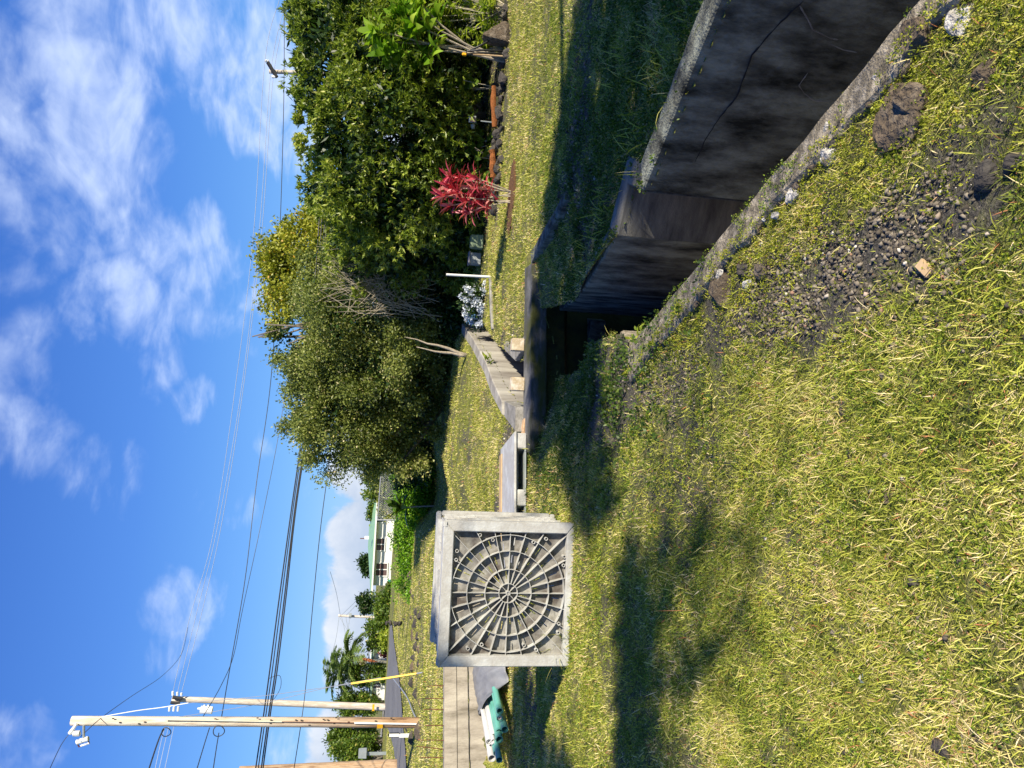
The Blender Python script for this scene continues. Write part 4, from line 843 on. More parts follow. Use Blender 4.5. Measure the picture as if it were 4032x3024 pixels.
# columnar clipped tree
c = D(1440, 2655, 50); el = [((c.x, c.y, c.z+k), (.62-.05*abs(k), .6, .55)) for k in (-.9, -.5, -.1, .3, .7)]
tree('columnar_tree', 'dense columnar green tree beside the two palms', 'tree', gz(c.x, 50), el, 'leaf_mid', 1100, 10, .13, .07, .1, ntips=3, r0=.05, fill=.3, jag=.06)
def palm(label, tpx, tpy, bpx, bpy, y, fl):
    top = D(tpx, tpy, y); b = D(bpx, bpy, y); rt = empty('palm_tree', (b.x, y, b.z-.3), label, 'palm'); o_ = rt.location; t = top-o_
    MB().tube([(0, 0, 0), t*.5+Vector((.03, 0, 0)), t*.82], [.11, .09, .08], 10).build('trunk', 'palmring', rt, smooth=True)
    MB().tube([t*.82, t*.9, t], [.11, .10, .05], 10).build('crownshaft', 'crownshaft', rt, smooth=True)
    P, Dd, Ls = [], [], []
    for k in range(13):
        a = k*2.4+rnd.random()*.4; el_ = rnd.uniform(.1, 1.25); d = Vector((math.cos(a)*math.cos(el_), math.sin(a)*math.cos(el_), math.sin(el_))); p = t.copy(); side = d.cross(Vector((0, 0, 1))).normalized(); path = [p.copy()]
        for s in range(14):
            for sg in (-1, 1):
                for _ in range(3):
                    P.append(tuple(p)); q = (side*sg*.9+d*.55+Vector((0, 0, -.25+.3*rnd.random()))).normalized(); Dd.append(tuple(q)); Ls.append(fl*.40*math.sin(.35+2.5*(s+1)/15))
            p = p+d*(fl/14); d = (d+Vector((0, 0, -.11))).normalized(); path.append(p.copy())
        MB().tube(path, [.028*(1-i/16) for i in range(len(path))], 4).build('frond_rib', 'crownshaft', rt)
    V, F = leafquads(np.array(P), np.array(Dd), np.array(Ls)*(.8+.4*rng.random(len(Ls))), .075); npmesh('fronds', V, F, 'leaf_palm', rt, attr=np.repeat(np.clip(rng.normal(size=len(P))*.2+.5, 0, 1), 4))
    n = 420; f0 = np.array(t*.80); Pp = f0+rng.normal(size=(n, 3))*.11+np.array([0, 0, -.08]); V, F = leafquads(Pp, rdir(n, up=-.6), .22, .03); npmesh('flower_spray', V, F, 'pflower', rt, attr=np.repeat(rng.random(n), 4))
palm('taller left palm with a cream flower spray', 1345, 2648, 1470, 2655, 50, 1.9)
palm('right palm with arching fronds behind the carport', 1385, 2592, 1530, 2612, 50, 2.0)
MB().add([], [])
o = MB().tube([D(1420, 2590, 49.7), D(1455, 2600, 49.7), D(1485, 2606, 49.7)], [.03, .12, .02], 6).build('dead_frond', 'net'); tag(o, 'brown hanging dead palm frond beside the right palm trunk', 'frond')
# ------------------------------------------------------------------ utility poles and wires
def utility_pole(label, top, bot, y, rt_px, rb_px, m, zb=None):
    a = D(*top, y); b = D(*bot, y); rt = empty('utility_pole', b, label, 'utility pole', group='wooden utility poles'); n = 24; ps, rs = [], []
    for k in range(n):
        t = k/(n-1); ps.append((b.lerp(a, t)-b)-Vector((0, 0, .4*(1-t)))); rs.append(px2m(rb_px*(1-t)+rt_px*t, y)/2*(1+.02*rnd.uniform(-1, 1)))
    MB().tube(ps, rs, 20).build('pole', m, rt, smooth=True); return rt, a, b
def polewood():
    m = mat('weathering_pole_wood', (.42, .30, .19), (.36, .22, .12), scale=2.6, rough=.9, bump=.5, bscale=16, stretch=(5, 5, .5), c3=(.15, .08, .045), lo=.34, hi=.68); n = m.node_tree.nodes; l = m.node_tree.links; b = n['Principled BSDF']
    old = b.inputs['Base Color'].links[0].from_socket; g = n.new('ShaderNodeNewGeometry'); sx = n.new('ShaderNodeSeparateXYZ'); l.new(g.outputs['Position'], sx.inputs[0]); mr = n.new('ShaderNodeMapRange'); mr.inputs[1].default_value = 1.0; mr.inputs[2].default_value = 5.5; l.new(sx.outputs[2], mr.inputs[0])
    t = n.new('ShaderNodeTexNoise'); t.inputs['Scale'].default_value = 5; mp = n.new('ShaderNodeMapping'); mp.inputs['Scale'].default_value = (3, 3, .4); l.new(g.outputs['Position'], mp.inputs[0]); l.new(mp.outputs[0], t.inputs['Vector'])
    pal = ramp(n, l, t.outputs[0], [(.35, (.72, .66, .55)), (.55, (.60, .52, .41)), (.7, (.48, .38, .27))]); mx = n.new('ShaderNodeMixRGB'); l.new(mr.outputs[0], mx.inputs[0]); l.new(old, mx.inputs[1]); l.new(pal, mx.inputs[2]); l.new(mx.outputs[0], b.inputs['Base Color']); return m
p1m = polewood()
YP1, YP2 = 20.0, 40.0
P1, p1t, p1b = utility_pole('tall bleached near utility pole with a white conduit and a yellow tag', (282, 2838), (1652, 2847), YP1, 33, 40, p1m)
o1 = P1.location
def L1(px, py, y=YP1-.16): return D(px, py, y)-o1
for k in range(46):
    px = rnd.uniform(330, 1560); py = 2822+rnd.uniform(3, 34); MB().box(L1(px, py, YP1-.125), (.02, .02, .05)).build('bolt', 'soil', P1) if k < 22 else None
MB().tube([L1(1640, 2851), L1(1395, 2847)], .022, 8).build('conduit', 'white_paint', P1)
MB().tube([L1(1395, 2846), L1(1110, 2842)], .009, 6).build('cable_guard', 'rust', P1)
MB().tube([L1(1110, 2842), L1(650, 2834)], .014, 6).build('cable_guard', 'cream', P1)
MB().box(L1(1496, 2860, YP1-.15), (.11, .02, .15), rz=-.3).build('tag', 'orange', P1)
MB().tube([L1(330, 2855), L1(330, 2912)], .03, 8).build('arm', 'greymetal', P1)
MB().tube([L1(302, 2923), L1(348, 2908)], .06, 10).build('cutout', 'white_paint', P1)
MB().tube([L1(318, 2937), L1(352, 2926)], .025, 8).build('fuse_tube', 'white_paint', P1)
MB().tube([L1(302, 2925), L1(312, 2942), L1(318, 2937)], .015, 6).build('fuse_clip', 'rust', P1)
MB().tube([L1(345, 2908), L1(352, 2928)], .015, 6).build('fuse_clip', 'rust', P1)
mb = MB(); 
for k in range(5): mb.tube([L1(290+k*5, 2888), L1(293+k*5, 2888)], .07, 12)
mb.tube([L1(286, 2888), L1(318, 2890)], .035, 8); mb.build('insulator', 'white_paint', P1)
MB().tube([L1(302, 2850), L1(275, 2888)], [.03, .05], 8).build('strain_insulator', 'white_paint', P1)
for c, r in (((655, 2882), 16), ((862, 2878), 20)):
    cc = D(*c, YP1-.2)-o1; rr = px2m(r, YP1); MB().tube([cc+Vector((math.cos(a)*rr, math.sin(a*2)*.02, math.sin(a)*rr)) for a in np.linspace(0, 6.9, 26)], .012, 5).build('cable_coil', 'black', P1)
P2, p2t, p2b = utility_pole('bleached farther utility pole with a grey transformer and black crossarms', (678, 2752), (1512, 2786), YP2, 20, 27, 'polewhite')
o2 = P2.location
def L2(px, py, y=YP2-.25): return D(px, py, y)-o2
MB().tube([L2(680, 2745), L2(716, 2751)], .09, 6).build('crossarm', 'black', P2); MB().tube([L2(672, 2766), L2(708, 2771)], .08, 6).build('crossarm', 'black', P2)
mb = MB(); [mb.tube([L2(px, 2722+k*3), L2(px, 2738)], .05, 6) for k, px in enumerate((680, 698, 714))]; [mb.tube([L2(px, 2782), L2(px-2, 2800)], .05, 6) for px in (668, 685, 702)]; mb.build('insulators', 'white_paint', P2)
tr = MB().tube([L2(790, 2794, YP2-.3), L2(836, 2797, YP2-.3)], px2m(27, YP2)/2, 18).build('transformer', 'white_paint', P2); MB().tube([L2(778, 2790, YP2-.3), L2(790, 2790, YP2-.3)], .05, 6).build('bushing', 'white_paint', tr)
mb = MB(); [mb.tube([L2(px, 2775), L2(px, 2785, YP2-.3)], .05, 6) for px in (805, 820)]; mb.build('bracket', 'white_paint', P2)
MB().box(L2(1470, 2786, YP2-.42), (.34, .03, .11)).build('tag', 'orange', P2)
P3, p3t, p3b = utility_pole('brown leftmost utility pole cut by the frame edge', (942, 3042), (1535, 3020), 27, 44, 56, 'polebrown')
P4, _, _ = utility_pole('thin pale distant utility pole near the green roofed house', (1332, 2424), (1470, 2431), 75, 9, 10, 'polewhite')
o4 = P4.location; MB().tube([D(1374, 2424, 74.7)-o4, D(1384, 2424, 74.7)-o4], .25, 8).build('transformer', 'greymetal', P4)
P5, _, _ = utility_pole('pale utility pole with a slanting crossarm above the big right tree', (1060, 282), (1700, 296), 38, 15, 20, 'polewhite')
o5 = P5.location; MB().tube([D(1055, 245, 37.7)-o5, D(1090, 304, 37.7)-o5], .10, 5).build('crossarm', 'black', P5)
for a_, b_2 in (((1043, 240), (1058, 240)), ((1070, 302), (1084, 303))): MB().tube([D(*a_, 37.7)-o5, D(*b_2, 37.7)-o5], .06, 6).build('insulator', 'white_paint', P5)
# the poles are tied into the view as wires: (label, colour, radius, [(px, py, depth)...])
def wire(label, m, r, pts, cat='wire', name='power_line'):
    P = [D(px, py, y) for px, py, y in pts]; Q = []
    n = len(P)
    for i in range(n-1):
        p0 = P[max(i-1, 0)]; p1 = P[i]; p2 = P[i+1]; p3 = P[min(i+2, n-1)]
        for k in range(10):
            t = k/10; Q.append(0.5*((2*p1)+(p2-p0)*t+(2*p0-5*p1+4*p2-p3)*t*t+(3*p1-p0-3*p2+p3)*t**3))
    Q.append(P[-1]); c = Q[0].copy(); o = MB().tube([q-c for q in Q], r, 5).build(name, m); o.location = c; return tag(o, label, cat)
pale = mat('pale_wire', (.45, .48, .52), (.4, .42, .46), rough=.4)
wire('uppermost thin pale wire from the far pole crossarm to the right pole', pale, .011, [(682, 2720, 39.7), (745, 2440, 39.5), (840, 2100, 39), (930, 1500, 38.5), (1000, 900, 38), (1043, 240, 37.6), (1100, 0, 37)])
wire('middle thin pale wire to the transformer pole', pale, .011, [(700, 2722, 39.7), (770, 2430, 39.5), (862, 2050, 39), (955, 1500, 38.5), (1022, 900, 38), (1066, 285, 37.7), (1120, 30, 37)])
wire('lowest thin pale wire of the three to the transformer pole', pale, .011, [(716, 2722, 39.7), (790, 2430, 39.5), (875, 2050, 39), (962, 1500, 38.5), (1032, 900, 38), (1076, 302, 37.7), (1140, 0, 37)])
wire('long dark wire crossing low over the sky to the right edge', 'black', .014, [(872, 2825, 20), (900, 2660, 24), (965, 2280, 27), (1010, 1900, 29), (1066, 1500, 30), (1098, 1000, 30), (1115, 500, 30), (1119, 200, 30), (1118, 0, 30)])
wire('thin dark wire ending behind the spreading tree', 'black', .010, [(798, 2824, 20), (870, 2700, 22), (920, 2580, 24), (955, 2400, 26), (1020, 2100, 28), (1090, 1750, 29), (1130, 1500, 30)])
wire('curved thin wire joining the near pole top to the pale wires', 'black', .009, [(318, 2900, 20), (400, 2826, 20), (520, 2740, 26), (640, 2660, 32), (712, 2580, 37), (735, 2500, 39), (740, 2470, 39.5)])
for i, (dx, dy, lb) in enumerate([(0, 0, 'uppermost'), (10, 0, 'second'), (22, 0, 'third'), (29, 0, 'lowest')]):
    wire(lb+' thick black cable of the bundle crossing behind the poles', 'black', .019 if i != 1 else .015, [(1006+dx, 3030, 21.5), (1040+dx*.9, 2800, 21.5), (1062+dx, 2640, 21.6), (1100+dx*.9, 2350, 22), (1148+dx*.6, 2000, 22.5), (1192+dx*.7, 1680, 23), (1225+dx, 1300, 24), (1255+dx, 900, 25), (1268+dx, 650, 25.5), (1285+dx, 300, 26)])
wire('single dark cable low above the cumulus clouds', 'black', .013, [(1157, 3030, 24), (1185, 2850, 24), (1205, 2690, 24.5), (1230, 2400, 25), (1262, 2080, 25.5), (1298, 1800, 26), (1330, 1500, 26)])
wire('service wire from the near pole towards the upper left corner', 'black', .008, [(272, 2890, 20), (240, 2935, 18), (190, 3040, 16)])
wire('thick black service cable hanging left from the near pole coil', 'black', .018, [(645, 2872, 20), (632, 2895, 19.5), (612, 2950, 18.5), (583, 3040, 17)])
wire('straight dark wire left of the near pole under the coil', 'black', .012, [(825, 2866, 20), (805, 2930, 19), (772, 3040, 17)])
wire('second dark wire left of the near pole under the coil', 'black', .012, [(862, 2886, 20), (853, 2940, 19), (838, 3040, 17)])
for i, x in enumerate((0, 16, 38)): wire(['left', 'middle', 'right'][i]+' thin pale wire dropping past the near pole to the frame edge', pale, .009, [(650+x*.9, 2862, 32), (632+x, 2930, 31), (608+x, 3040, 30)])
wire('pale guy rod slanting past the transformer pole', 'white_paint', .010, [(400, 2822, 20), (540, 2798, 20), (640, 2785, 19.8), (742, 2768, 19.6)])
wire('guy wire of the near pole running down to the yellow guard', 'steel', .007, [(742, 2768, 19.6), (960, 2748, 19.2), (1100, 2732, 19), (1385, 2692, 18.4)])
wire('second guy wire of the near pole beside the first', 'steel', .007, [(700, 2824, 20), (940, 2786, 19.6), (1075, 2760, 19.4), (1300, 2705, 18.8), (1500, 2668, 18.2)])
wire('distant drooping wire with a loop near the poles', 'black', .008, [(1058, 2672, 24), (1100, 2660, 24), (1106, 2700, 24), (1088, 2740, 24), (1060, 2772, 24)])
gy = wire('yellow plastic guard tube slanting up from the grass', 'yellow', .028, [(1640, 2652, 17.4), (1500, 2674, 17.6), (1383, 2692, 17.8)], 'guy guard', 'guy_guard')
wire('grey wire anchor below the yellow guard', 'steel', .016, [(1664, 2647, 17.3), (1640, 2652, 17.4)], 'anchor', 'guy_anchor')
wire('grey cable crossing from road to the near pole foot', 'steel', .022, [(1545, 2668, 28), (1600, 2740, 24), (1625, 2800, 21), (1660, 2872, 19.6)], 'cable', 'ground_cable')
for i, (a, b) in enumerate([((1340, 2424), (1300, 2250)), ((1340, 2426), (1440, 2320)), ((1362, 2424), (1470, 2300)), ((1345, 2430), (1365, 2560)), ((1362, 2430), (1372, 2560)), ((1338, 2432), (1440, 2620)), ((1380, 2420), (1320, 2700)), ((1360, 2590), (1360, 2820)), ((1382, 2640), (1384, 2830)), ((1335, 2432), (1300, 2600))]):
    wire(['thin distant wire rising right from the thin distant pole', 'distant wire falling right to the green roof', 'lowest distant wire falling right to the roof', 'upper distant wire from the thin pole to the palms', 'second distant wire from the thin pole to the palms', 'distant wire sloping down left behind the palms', 'distant wire crossing over to the transformer pole', 'distant wire behind the taller palm crown', 'lower distant wire behind the palm trunk', 'distant wire rising left from the thin pole top'][i], 'greymetal', .016, [(*a, 72), ((a[0]+b[0])/2+5, (a[1]+b[1])/2, 66), (*b, 60)])

# ------------------------------------------------------------------ roadside bits
c = gt(1618, 2897); mk = empty('road_marker', c, 'white paddle shaped roadside marker beside the near utility pole', 'marker'); y = c.y; o_ = c
MB().box(D(1597, 2896, y)-o_, (px2m(13, y), .05, px2m(50, y))).build('post', 'white_paint', mk)
MB().box(D(1552, 2894, y)-o_, (px2m(19, y), .06, px2m(46, y))).build('paddle', 'white_paint', mk, bevel=.03)
c = gt(1520, 2968); c = D(1520, 2968, 34); mlb = empty('mailbox', c, 'grey metal box on a pale post at the far roadside', 'mailbox'); y = c.y; o_ = c
MB().box(D(1482, 2967, y)-o_, (px2m(9, y), .1, px2m(76, y))).build('post', 'greymetal', mlb)
MB().box(D(1428, 2966, y)-o_, (px2m(28, y), .4, px2m(32, y)), taper=.94).build('box', 'greymetal', mlb, bevel=.02)
# stone column on the verge
c = gt(1592, 2452); cr_ = empty('stone_column', c, 'dark column of balanced lava stones by the roadside', 'stone column'); y = c.y
def rockmesh(name, r, m, seed=0, flat=.7, parent=None, lump=.35, sub=3):
    bm = bmesh.new(); bmesh.ops.create_icosphere(bm, subdivisions=sub, radius=1)
    q = np.array([v.co[:] for v in bm.verts]); rs = np.random.default_rng(seed); n = np.ones(len(q)); 
    for k in range(9):
        d = unit(rs.normal(size=3)); h = rs.uniform(.35, .95); dd = q@d; n = np.where(dd > h, np.minimum(n, h/np.maximum(dd, 1e-3)), n)
    for fr, am in ((1.6, lump*.35), (4, lump*.16), (9, lump*.07)):
        off_ = rs.uniform(0, 50); n = n*(1+am*((fbm(q[:, 0]*fr+off_, q[:, 1]*fr+q[:, 2]*fr*.8, 1)-.5)*2))
    q = q*n[:, None]*np.array([1, rs.uniform(.7, 1), flat])*r
    for v, p in zip(bm.verts, q): v.co = p
    me = bpy.data.meshes.new(name); bm.to_mesh(me); bm.free(); me.materials.append(M[m]); o = bpy.data.objects.new(name, me); COL.objects.link(o)
    if parent: o.parent = parent
    return o
for k, (px, py, r) in enumerate([(1575, 2462, 13), (1556, 2462, 14), (1535, 2462, 11), (1524, 2462, 9.5), (1590, 2448, 10)]):
    o = rockmesh('stone', px2m(r, y), 'lava', 40+k, .85, cr_); o.location = D(px, py-8, y)-c
# lava stones edging the verge
NTH = ['first', 'second', 'third', 'fourth', 'fifth', 'sixth', 'seventh', 'eighth', 'ninth', 'tenth', 'eleventh', 'twelfth', 'thirteenth', 'fourteenth', 'fifteenth', 'sixteenth', 'seventeenth', 'eighteenth', 'nineteenth', 'twentieth', 'twenty-first', 'twenty-second', 'twenty-third', 'twenty-fourth', 'twenty-fifth']
LR = [(1620, 2330), (1628, 2350), (1640, 2410), (1622, 2430), (1638, 2450), (1632, 2470), (1625, 2500), (1645, 2505), (1640, 2540), (1650, 2556), (1630, 2590), (1648, 2612), (1628, 2625), (1655, 2420), (1612, 2300), (1618, 2270), (1625, 2690), (1640, 2735), (1655, 2760), (1602, 2870), (1625, 2900), (1655, 2870)]
for k, p in enumerate(LR):
    c = gt(*p); o = rockmesh('lava_stone', rnd.uniform(.15, .30), 'lava' if k % 3 else 'lavabrown', 70+k, .7, sub=2); o.location = c-Vector((0, 0, .02))
    side = 'near the yellow guard' if p[1] > 2580 else 'below the stone column' if p[1] > 2400 else 'along the hedge foot'
    tag(o, ('brown ' if k % 3 == 0 else 'dark ')+'lava stone in the grassy verge '+side+', '+NTH[sorted([q[1] for q in LR]).index(p[1])]+' from the hedge end', 'stone', 'lava stones on the verge')
# ------------------------------------------------------------------ lawn side planting
def at(px, py): return gt(px, py)
LABS = {}
border = [(1968, 560), (1972, 620), (1960, 660), (1962, 700), (1955, 480), (1965, 430), (1972, 380), (1980, 340), (1985, 300), (1958, 520), (1950, 590), (1958, 640), (1975, 250), (1950, 740), (1948, 780), (1945, 820), (1995, 200), (1978, 500), (1968, 450), (1960, 350), (1990, 60), (1990, 30), (1940, 560), (1945, 600)]
for k, p in enumerate(border):
    c = at(p[0]+14, p[1]); c.y += .1; r = rnd.uniform(.09, .17); o = rockmesh('border_stone', r, 'lava', 120+k, .8, sub=3); o.location = (c.x, c.y, float(tz(c.x, c.y))+r*.35); o.rotation_euler = (0, 0, rnd.random()*6)
    tag(o, 'dark lava stone in the border row, '+NTH[sorted([q[1]+q[0]*.001 for q in border]).index(p[1]+p[0]*.001)]+' from the right frame edge', 'stone', 'lava stones edging the lawn')
c = at(2012, 125); o = rockmesh('boulder', .30, 'lavabrown', 301, .95, sub=4, lump=.25); o.location = (c.x, c.y+.2, c.z+.20); tag(o, 'large squarish lava boulder at the lawn edge beside the black hoses', 'boulder')
# rotten orange logs behind the stones
for (a, b, r, lb) in [((1945, 340, 13.6), (1945, 500, 13.6), .055, 'rotten orange log lying behind the border stones'), ((1938, 590, 13.7), (1938, 700, 13.7), .06, 'bright orange rotten log piece right of the red plant')]:
    A_, B_ = D(*a), D(*b); q = [A_.lerp(B_, k/7)+Vector((0, rnd.uniform(-.02, .02), rnd.uniform(-.02, .02))) for k in range(8)]; o = MB().tube([p-A_ for p in q], [r*rnd.uniform(.7, 1.1) for _ in q], 9).build('log', 'orangewood'); o.location = A_; tag(o, lb, 'log')
# white pipe post, green box, grey tote, flood light
c = at(1932, 1090); o = MB().tube([(0, 0, -.05), D(1757, 1081, c.y)-c], .022, 12).build('white_post', 'white_paint', smooth=False); o.location = c; tag(o, 'thin white pipe standing upright at the end of the lawn kerb', 'post')
c = D(1918, 957, 15.2); o = MB().box((0, 0, .12), (.28, .22, .26), taper=.92).build('green_box', 'greenbox', bevel=.015); o.location = (c.x, c.y, float(tz(c.x, c.y))+.05); tag(o, 'pale green plastic box under the big tree', 'box')
c = D(1890, 1022, 15.4); tt = empty('tote', (c.x, c.y, float(tz(c.x, c.y))), 'grey storage tote with a pinkish lid behind the white post', 'tote'); MB().box((0, 0, .14), (.24, .2, .22)).build('tub', 'greymetal', tt, bevel=.01); MB().box((0, 0, .268), (.27, .23, .03)).build('lid', 'pinkgrey', tt, bevel=.008)
fx = empty('flood_light', D(1905, 478, 14.2), 'small grey flood light on a stake among the dark leaves', 'light'); o_ = fx.location
MB().tube([(0, 0, -.35), (0, 0, .06)], .012, 6).build('stake', 'greymetal', fx); MB().box(D(1860, 470, 14.2)-o_, (.13, .06, .14)).build('head', 'greymetal', fx, bevel=.01); MB().box(D(1862, 470, 14.165)-o_, (.09, .012, .10)).build('lens', 'glass', fx); MB().tube([D(1862, 492, 14.2)-o_, D(1862, 506, 14.2)-o_], [.045, .03], 12).build('sensor', 'greymetal', fx)
# strap leaved plants
def rosette(root, name, mtl, heads, nl, Ln, Wd, droop, elv=(.1, 1.3), cj=.18):
    P, Dd, vv = [], [], []
    for h in heads:
        bias = rnd.gauss(0, cj*.5)
        for k in range(nl):
            a = k*2.4+rnd.random()*.6; e = elv[0]+(elv[1]-elv[0])*rnd.random(); P.append((h[0], h[1], h[2]-.10*rnd.random())); Dd.append((math.cos(a)*math.cos(e), math.sin(a)*math.cos(e), math.sin(e))); vv.append(min(1, max(0, .5+bias+rnd.gauss(0, cj))))
    n = len(P); V, F, m = straps(np.array(P), np.array(Dd), Ln*(.7+.5*rng.random(n)), Wd*(.8+.4*rng.random(n)), droop*(.5+rng.random(n)))
    return npmesh(name, V, F, mtl, root, attr=np.repeat(vv, m), smooth=True)
c = at(2016, 790); rp = empty('red_ti_plant', c, 'crimson leaved plant with pink edged foliage on bare canes in the lawn', 'plant'); y = c.y
heads = [tuple(D(px, py, y+rnd.uniform(-.15, .15))-c) for px, py in [(1740, 770), (1765, 730), (1775, 810), (1800, 760), (1815, 700), (1830, 790), (1840, 835), (1860, 740), (1870, 700), (1880, 800), (1900, 770), (1915, 820), (1930, 790), (1760, 690), (1790, 740), (1920, 745)]]
rosette(rp, 'leaves', 'leaf_red', heads, 20, .27, .044, .25, (.0, 1.45), .26)
mb = MB()
for h in heads[::2]: b0 = D(2020, 740+rnd.uniform(0, 70), y)-c; mb.tube([b0, (Vector(h)+b0)/2+Vector((.01, 0, 0)), h], .009, 6)
mb.build('canes', 'twig', rp)
o = MB().prism([(c.x+.62*math.cos(a)*(.8+.3*rnd.random()), c.y+.28*math.sin(a)*(.8+.3*rnd.random())) for a in np.linspace(0, 6.28, 22)[:-1]], float(tz(c.x, c.y))+.03, -.4).build('mulch_patch', 'mulch'); tag(o, 'flat patch of reddish mulch around the crimson plant', 'mulch')
c = at(2000, 215); gp = empty('green_ti_plant', (c.x, c.y+.35, c.z), 'tall plant with broad glossy yellow green leaves and leaning canes at the right', 'plant'); c = gp.location; y = c.y
heads = [tuple(D(px, py, y+rnd.uniform(-.25, .2))-c) for px, py in [(1500, 165), (1530, 110), (1560, 190), (1570, 60), (1600, 130), (1600, 220), (1640, 60), (1640, 160), (1660, 240), (1690, 200), (1560, 250), (1680, 110), (1480, 120), (1620, 100), (1580, 20), (1650, 10), (1520, 200), (1720, 60)]]
rosette(gp, 'leaves', 'leaf_ti', heads, 17, .40, .12, .28, (.0, 1.35), .2)
mb = MB()
for h in heads[::3]: b0 = D(rnd.uniform(1830, 1880), 195+rnd.uniform(-15, 15), y)-c; mb.tube([(b0.x*.2, 0, 0), b0*.9, (Vector(h)+b0)/2+Vector((0, 0, .05)), h], [.03, .022, .018, .014], 7)
mb.build('canes', 'palebark', gp)
o = rosette(gp, 'lower_leaves', 'leaf_ti', [tuple(D(px, py, y-.2)-c) for px, py in [(1690, 225), (1720, 170)]], 6, .3, .09, .5, (-.3, .6))
hp = empty('garden_hose', c+Vector((0, -.28, 0)), 'black hoses looped up beside the canes of the broad leaved plant', 'hose'); h_ = hp.location; yy = h_.y
MB().tube([D(2005, 203, yy)-h_, D(1900, 197, yy)-h_, D(1840, 200, yy)-h_, D(1830, 215, yy)-h_, D(1900, 208, yy)-h_, D(2003, 212, yy)-h_], .018, 7).build('hose_loop', 'black', hp, smooth=True)
MB().tube([D(1850, 200, yy)-h_, D(1900, 175, yy)-h_, D(1960, 140, yy+.1)-h_], .018, 7).build('hose_end', 'black', hp, smooth=True)
sp_ = empty('spigot_post', D(2008, 222, yy+.02), 'yellowish wooden stake with a small brass tap', 'tap'); s_ = sp_.location
MB().tube([(0, 0, -.1), D(1862, 214, yy)-s_], .016, 8).build('stake', 'ply', sp_); MB().box(D(1828, 214, yy)-s_, (.05, .05, .08)).build('tap', 'orange', sp_, bevel=.01)
for k, (px, py, y, s, lab) in enumerate([(1820, 45, 13.9, 85, 'bright yellow green leafy shrub at the right edge below the broad leaves'), (1930, 120, 13.8, 48, 'low yellow green shrub behind the boulder'), (1735, 20, 14.0, 60, 'upper yellow leaved shrub tip at the right edge'), (1945, 20, 13.7, 60, 'bushy yellow green shrub in the right corner by the stones'), (1900, 180, 14.0, 30, 'small ferny green plant between hoses and boulder')]):
    c = D(px, py, y); rt = empty('garden_shrub', gz(c.x, y), lab, 'shrub'); r = px2m(s, y); hd = [tuple(np.array(c-rt.location)+rng.normal(size=3)*r*.55) for _ in range(16)]
    rosette(rt, 'leaves', 'leaf_croton', hd, 15, .16, .045, .25, (-.1, 1.3)); mb = MB(); [mb.tube([(0, 0, 0), h], .008, 5) for h in hd]; mb.build('stems', 'twig', rt)
c = D(1872, 1195, 14.7); hy_ = empty('flowering_bush', gz(c.x, c.y), 'bush covered in small white flowers in the shade', 'bush'); o_ = hy_.location
el = [tuple([tuple(D(px, py, 14.7)-o_), (px2m(44, 14.7), .25, px2m(34, 14.7))]) for px, py in ((1850, 1160), (1860, 1200), (1875, 1235), (1885, 1165))]
crown('foliage', 'leaf_dark', hy_, el, 500, 8, .06, .035, .05, fill=.5); fo, _ = crown('flowers', 'flower', hy_, [(e[0], tuple(x*1.12 for x in e[1])) for e in el], 520, 8, .042, .032, .018, fill=0)
c = at(1690, 1992); c = D(1693, 1992, 24.6); cy = empty('young_palm', gz(c.x, c.y), 'small single stemmed plant with broad leaves in front of the hedge', 'plant'); o_ = cy.location
MB().tube([(0, 0, 0), D(1640, 1994, 24.6)-o_, D(1600, 1998, 24.6)-o_], [.03, .025, .02], 7).build('stem', 'palebark', cy); rosette(cy, 'leaves', 'leaf_mid', [tuple(D(1590, 2000, 24.6)-o_), tuple(D(1575, 1990, 24.6)-o_)], 14, .62, .17, .2, (-.1, 1.2))
hd = [tuple(D(px, py, 24.9)-o_) for px, py in ((1575, 2080), (1600, 2060), (1610, 2095), (1585, 2040))]
# fallen and potted things further in the shade
for k, (px, py, y) in enumerate([(1880, 620, 14.6), (1905, 700, 14.4), (1885, 560, 14.8), (1830, 330, 14.6)]):
    c = D(px, py, y); rt = empty('shade_plant', gz(c.x, y), ['broad leaved shade plant behind the orange log', 'broad leaved plant beside the crimson plant', 'dark glossy plant under the middle of the tree', 'tall shade plant behind the white wall gap'][k], 'plant'); hd = [tuple(np.array(c-rt.location)+rng.normal(size=3)*.12) for _ in range(4)]
    rosette(rt, 'leaves', 'leaf_mid', hd, 9, .24, .11, .4, (-.1, 1.1)); mb = MB(); [mb.tube([(0, 0, 0), h], .008, 5) for h in hd]; mb.build('stems', 'twig', rt)

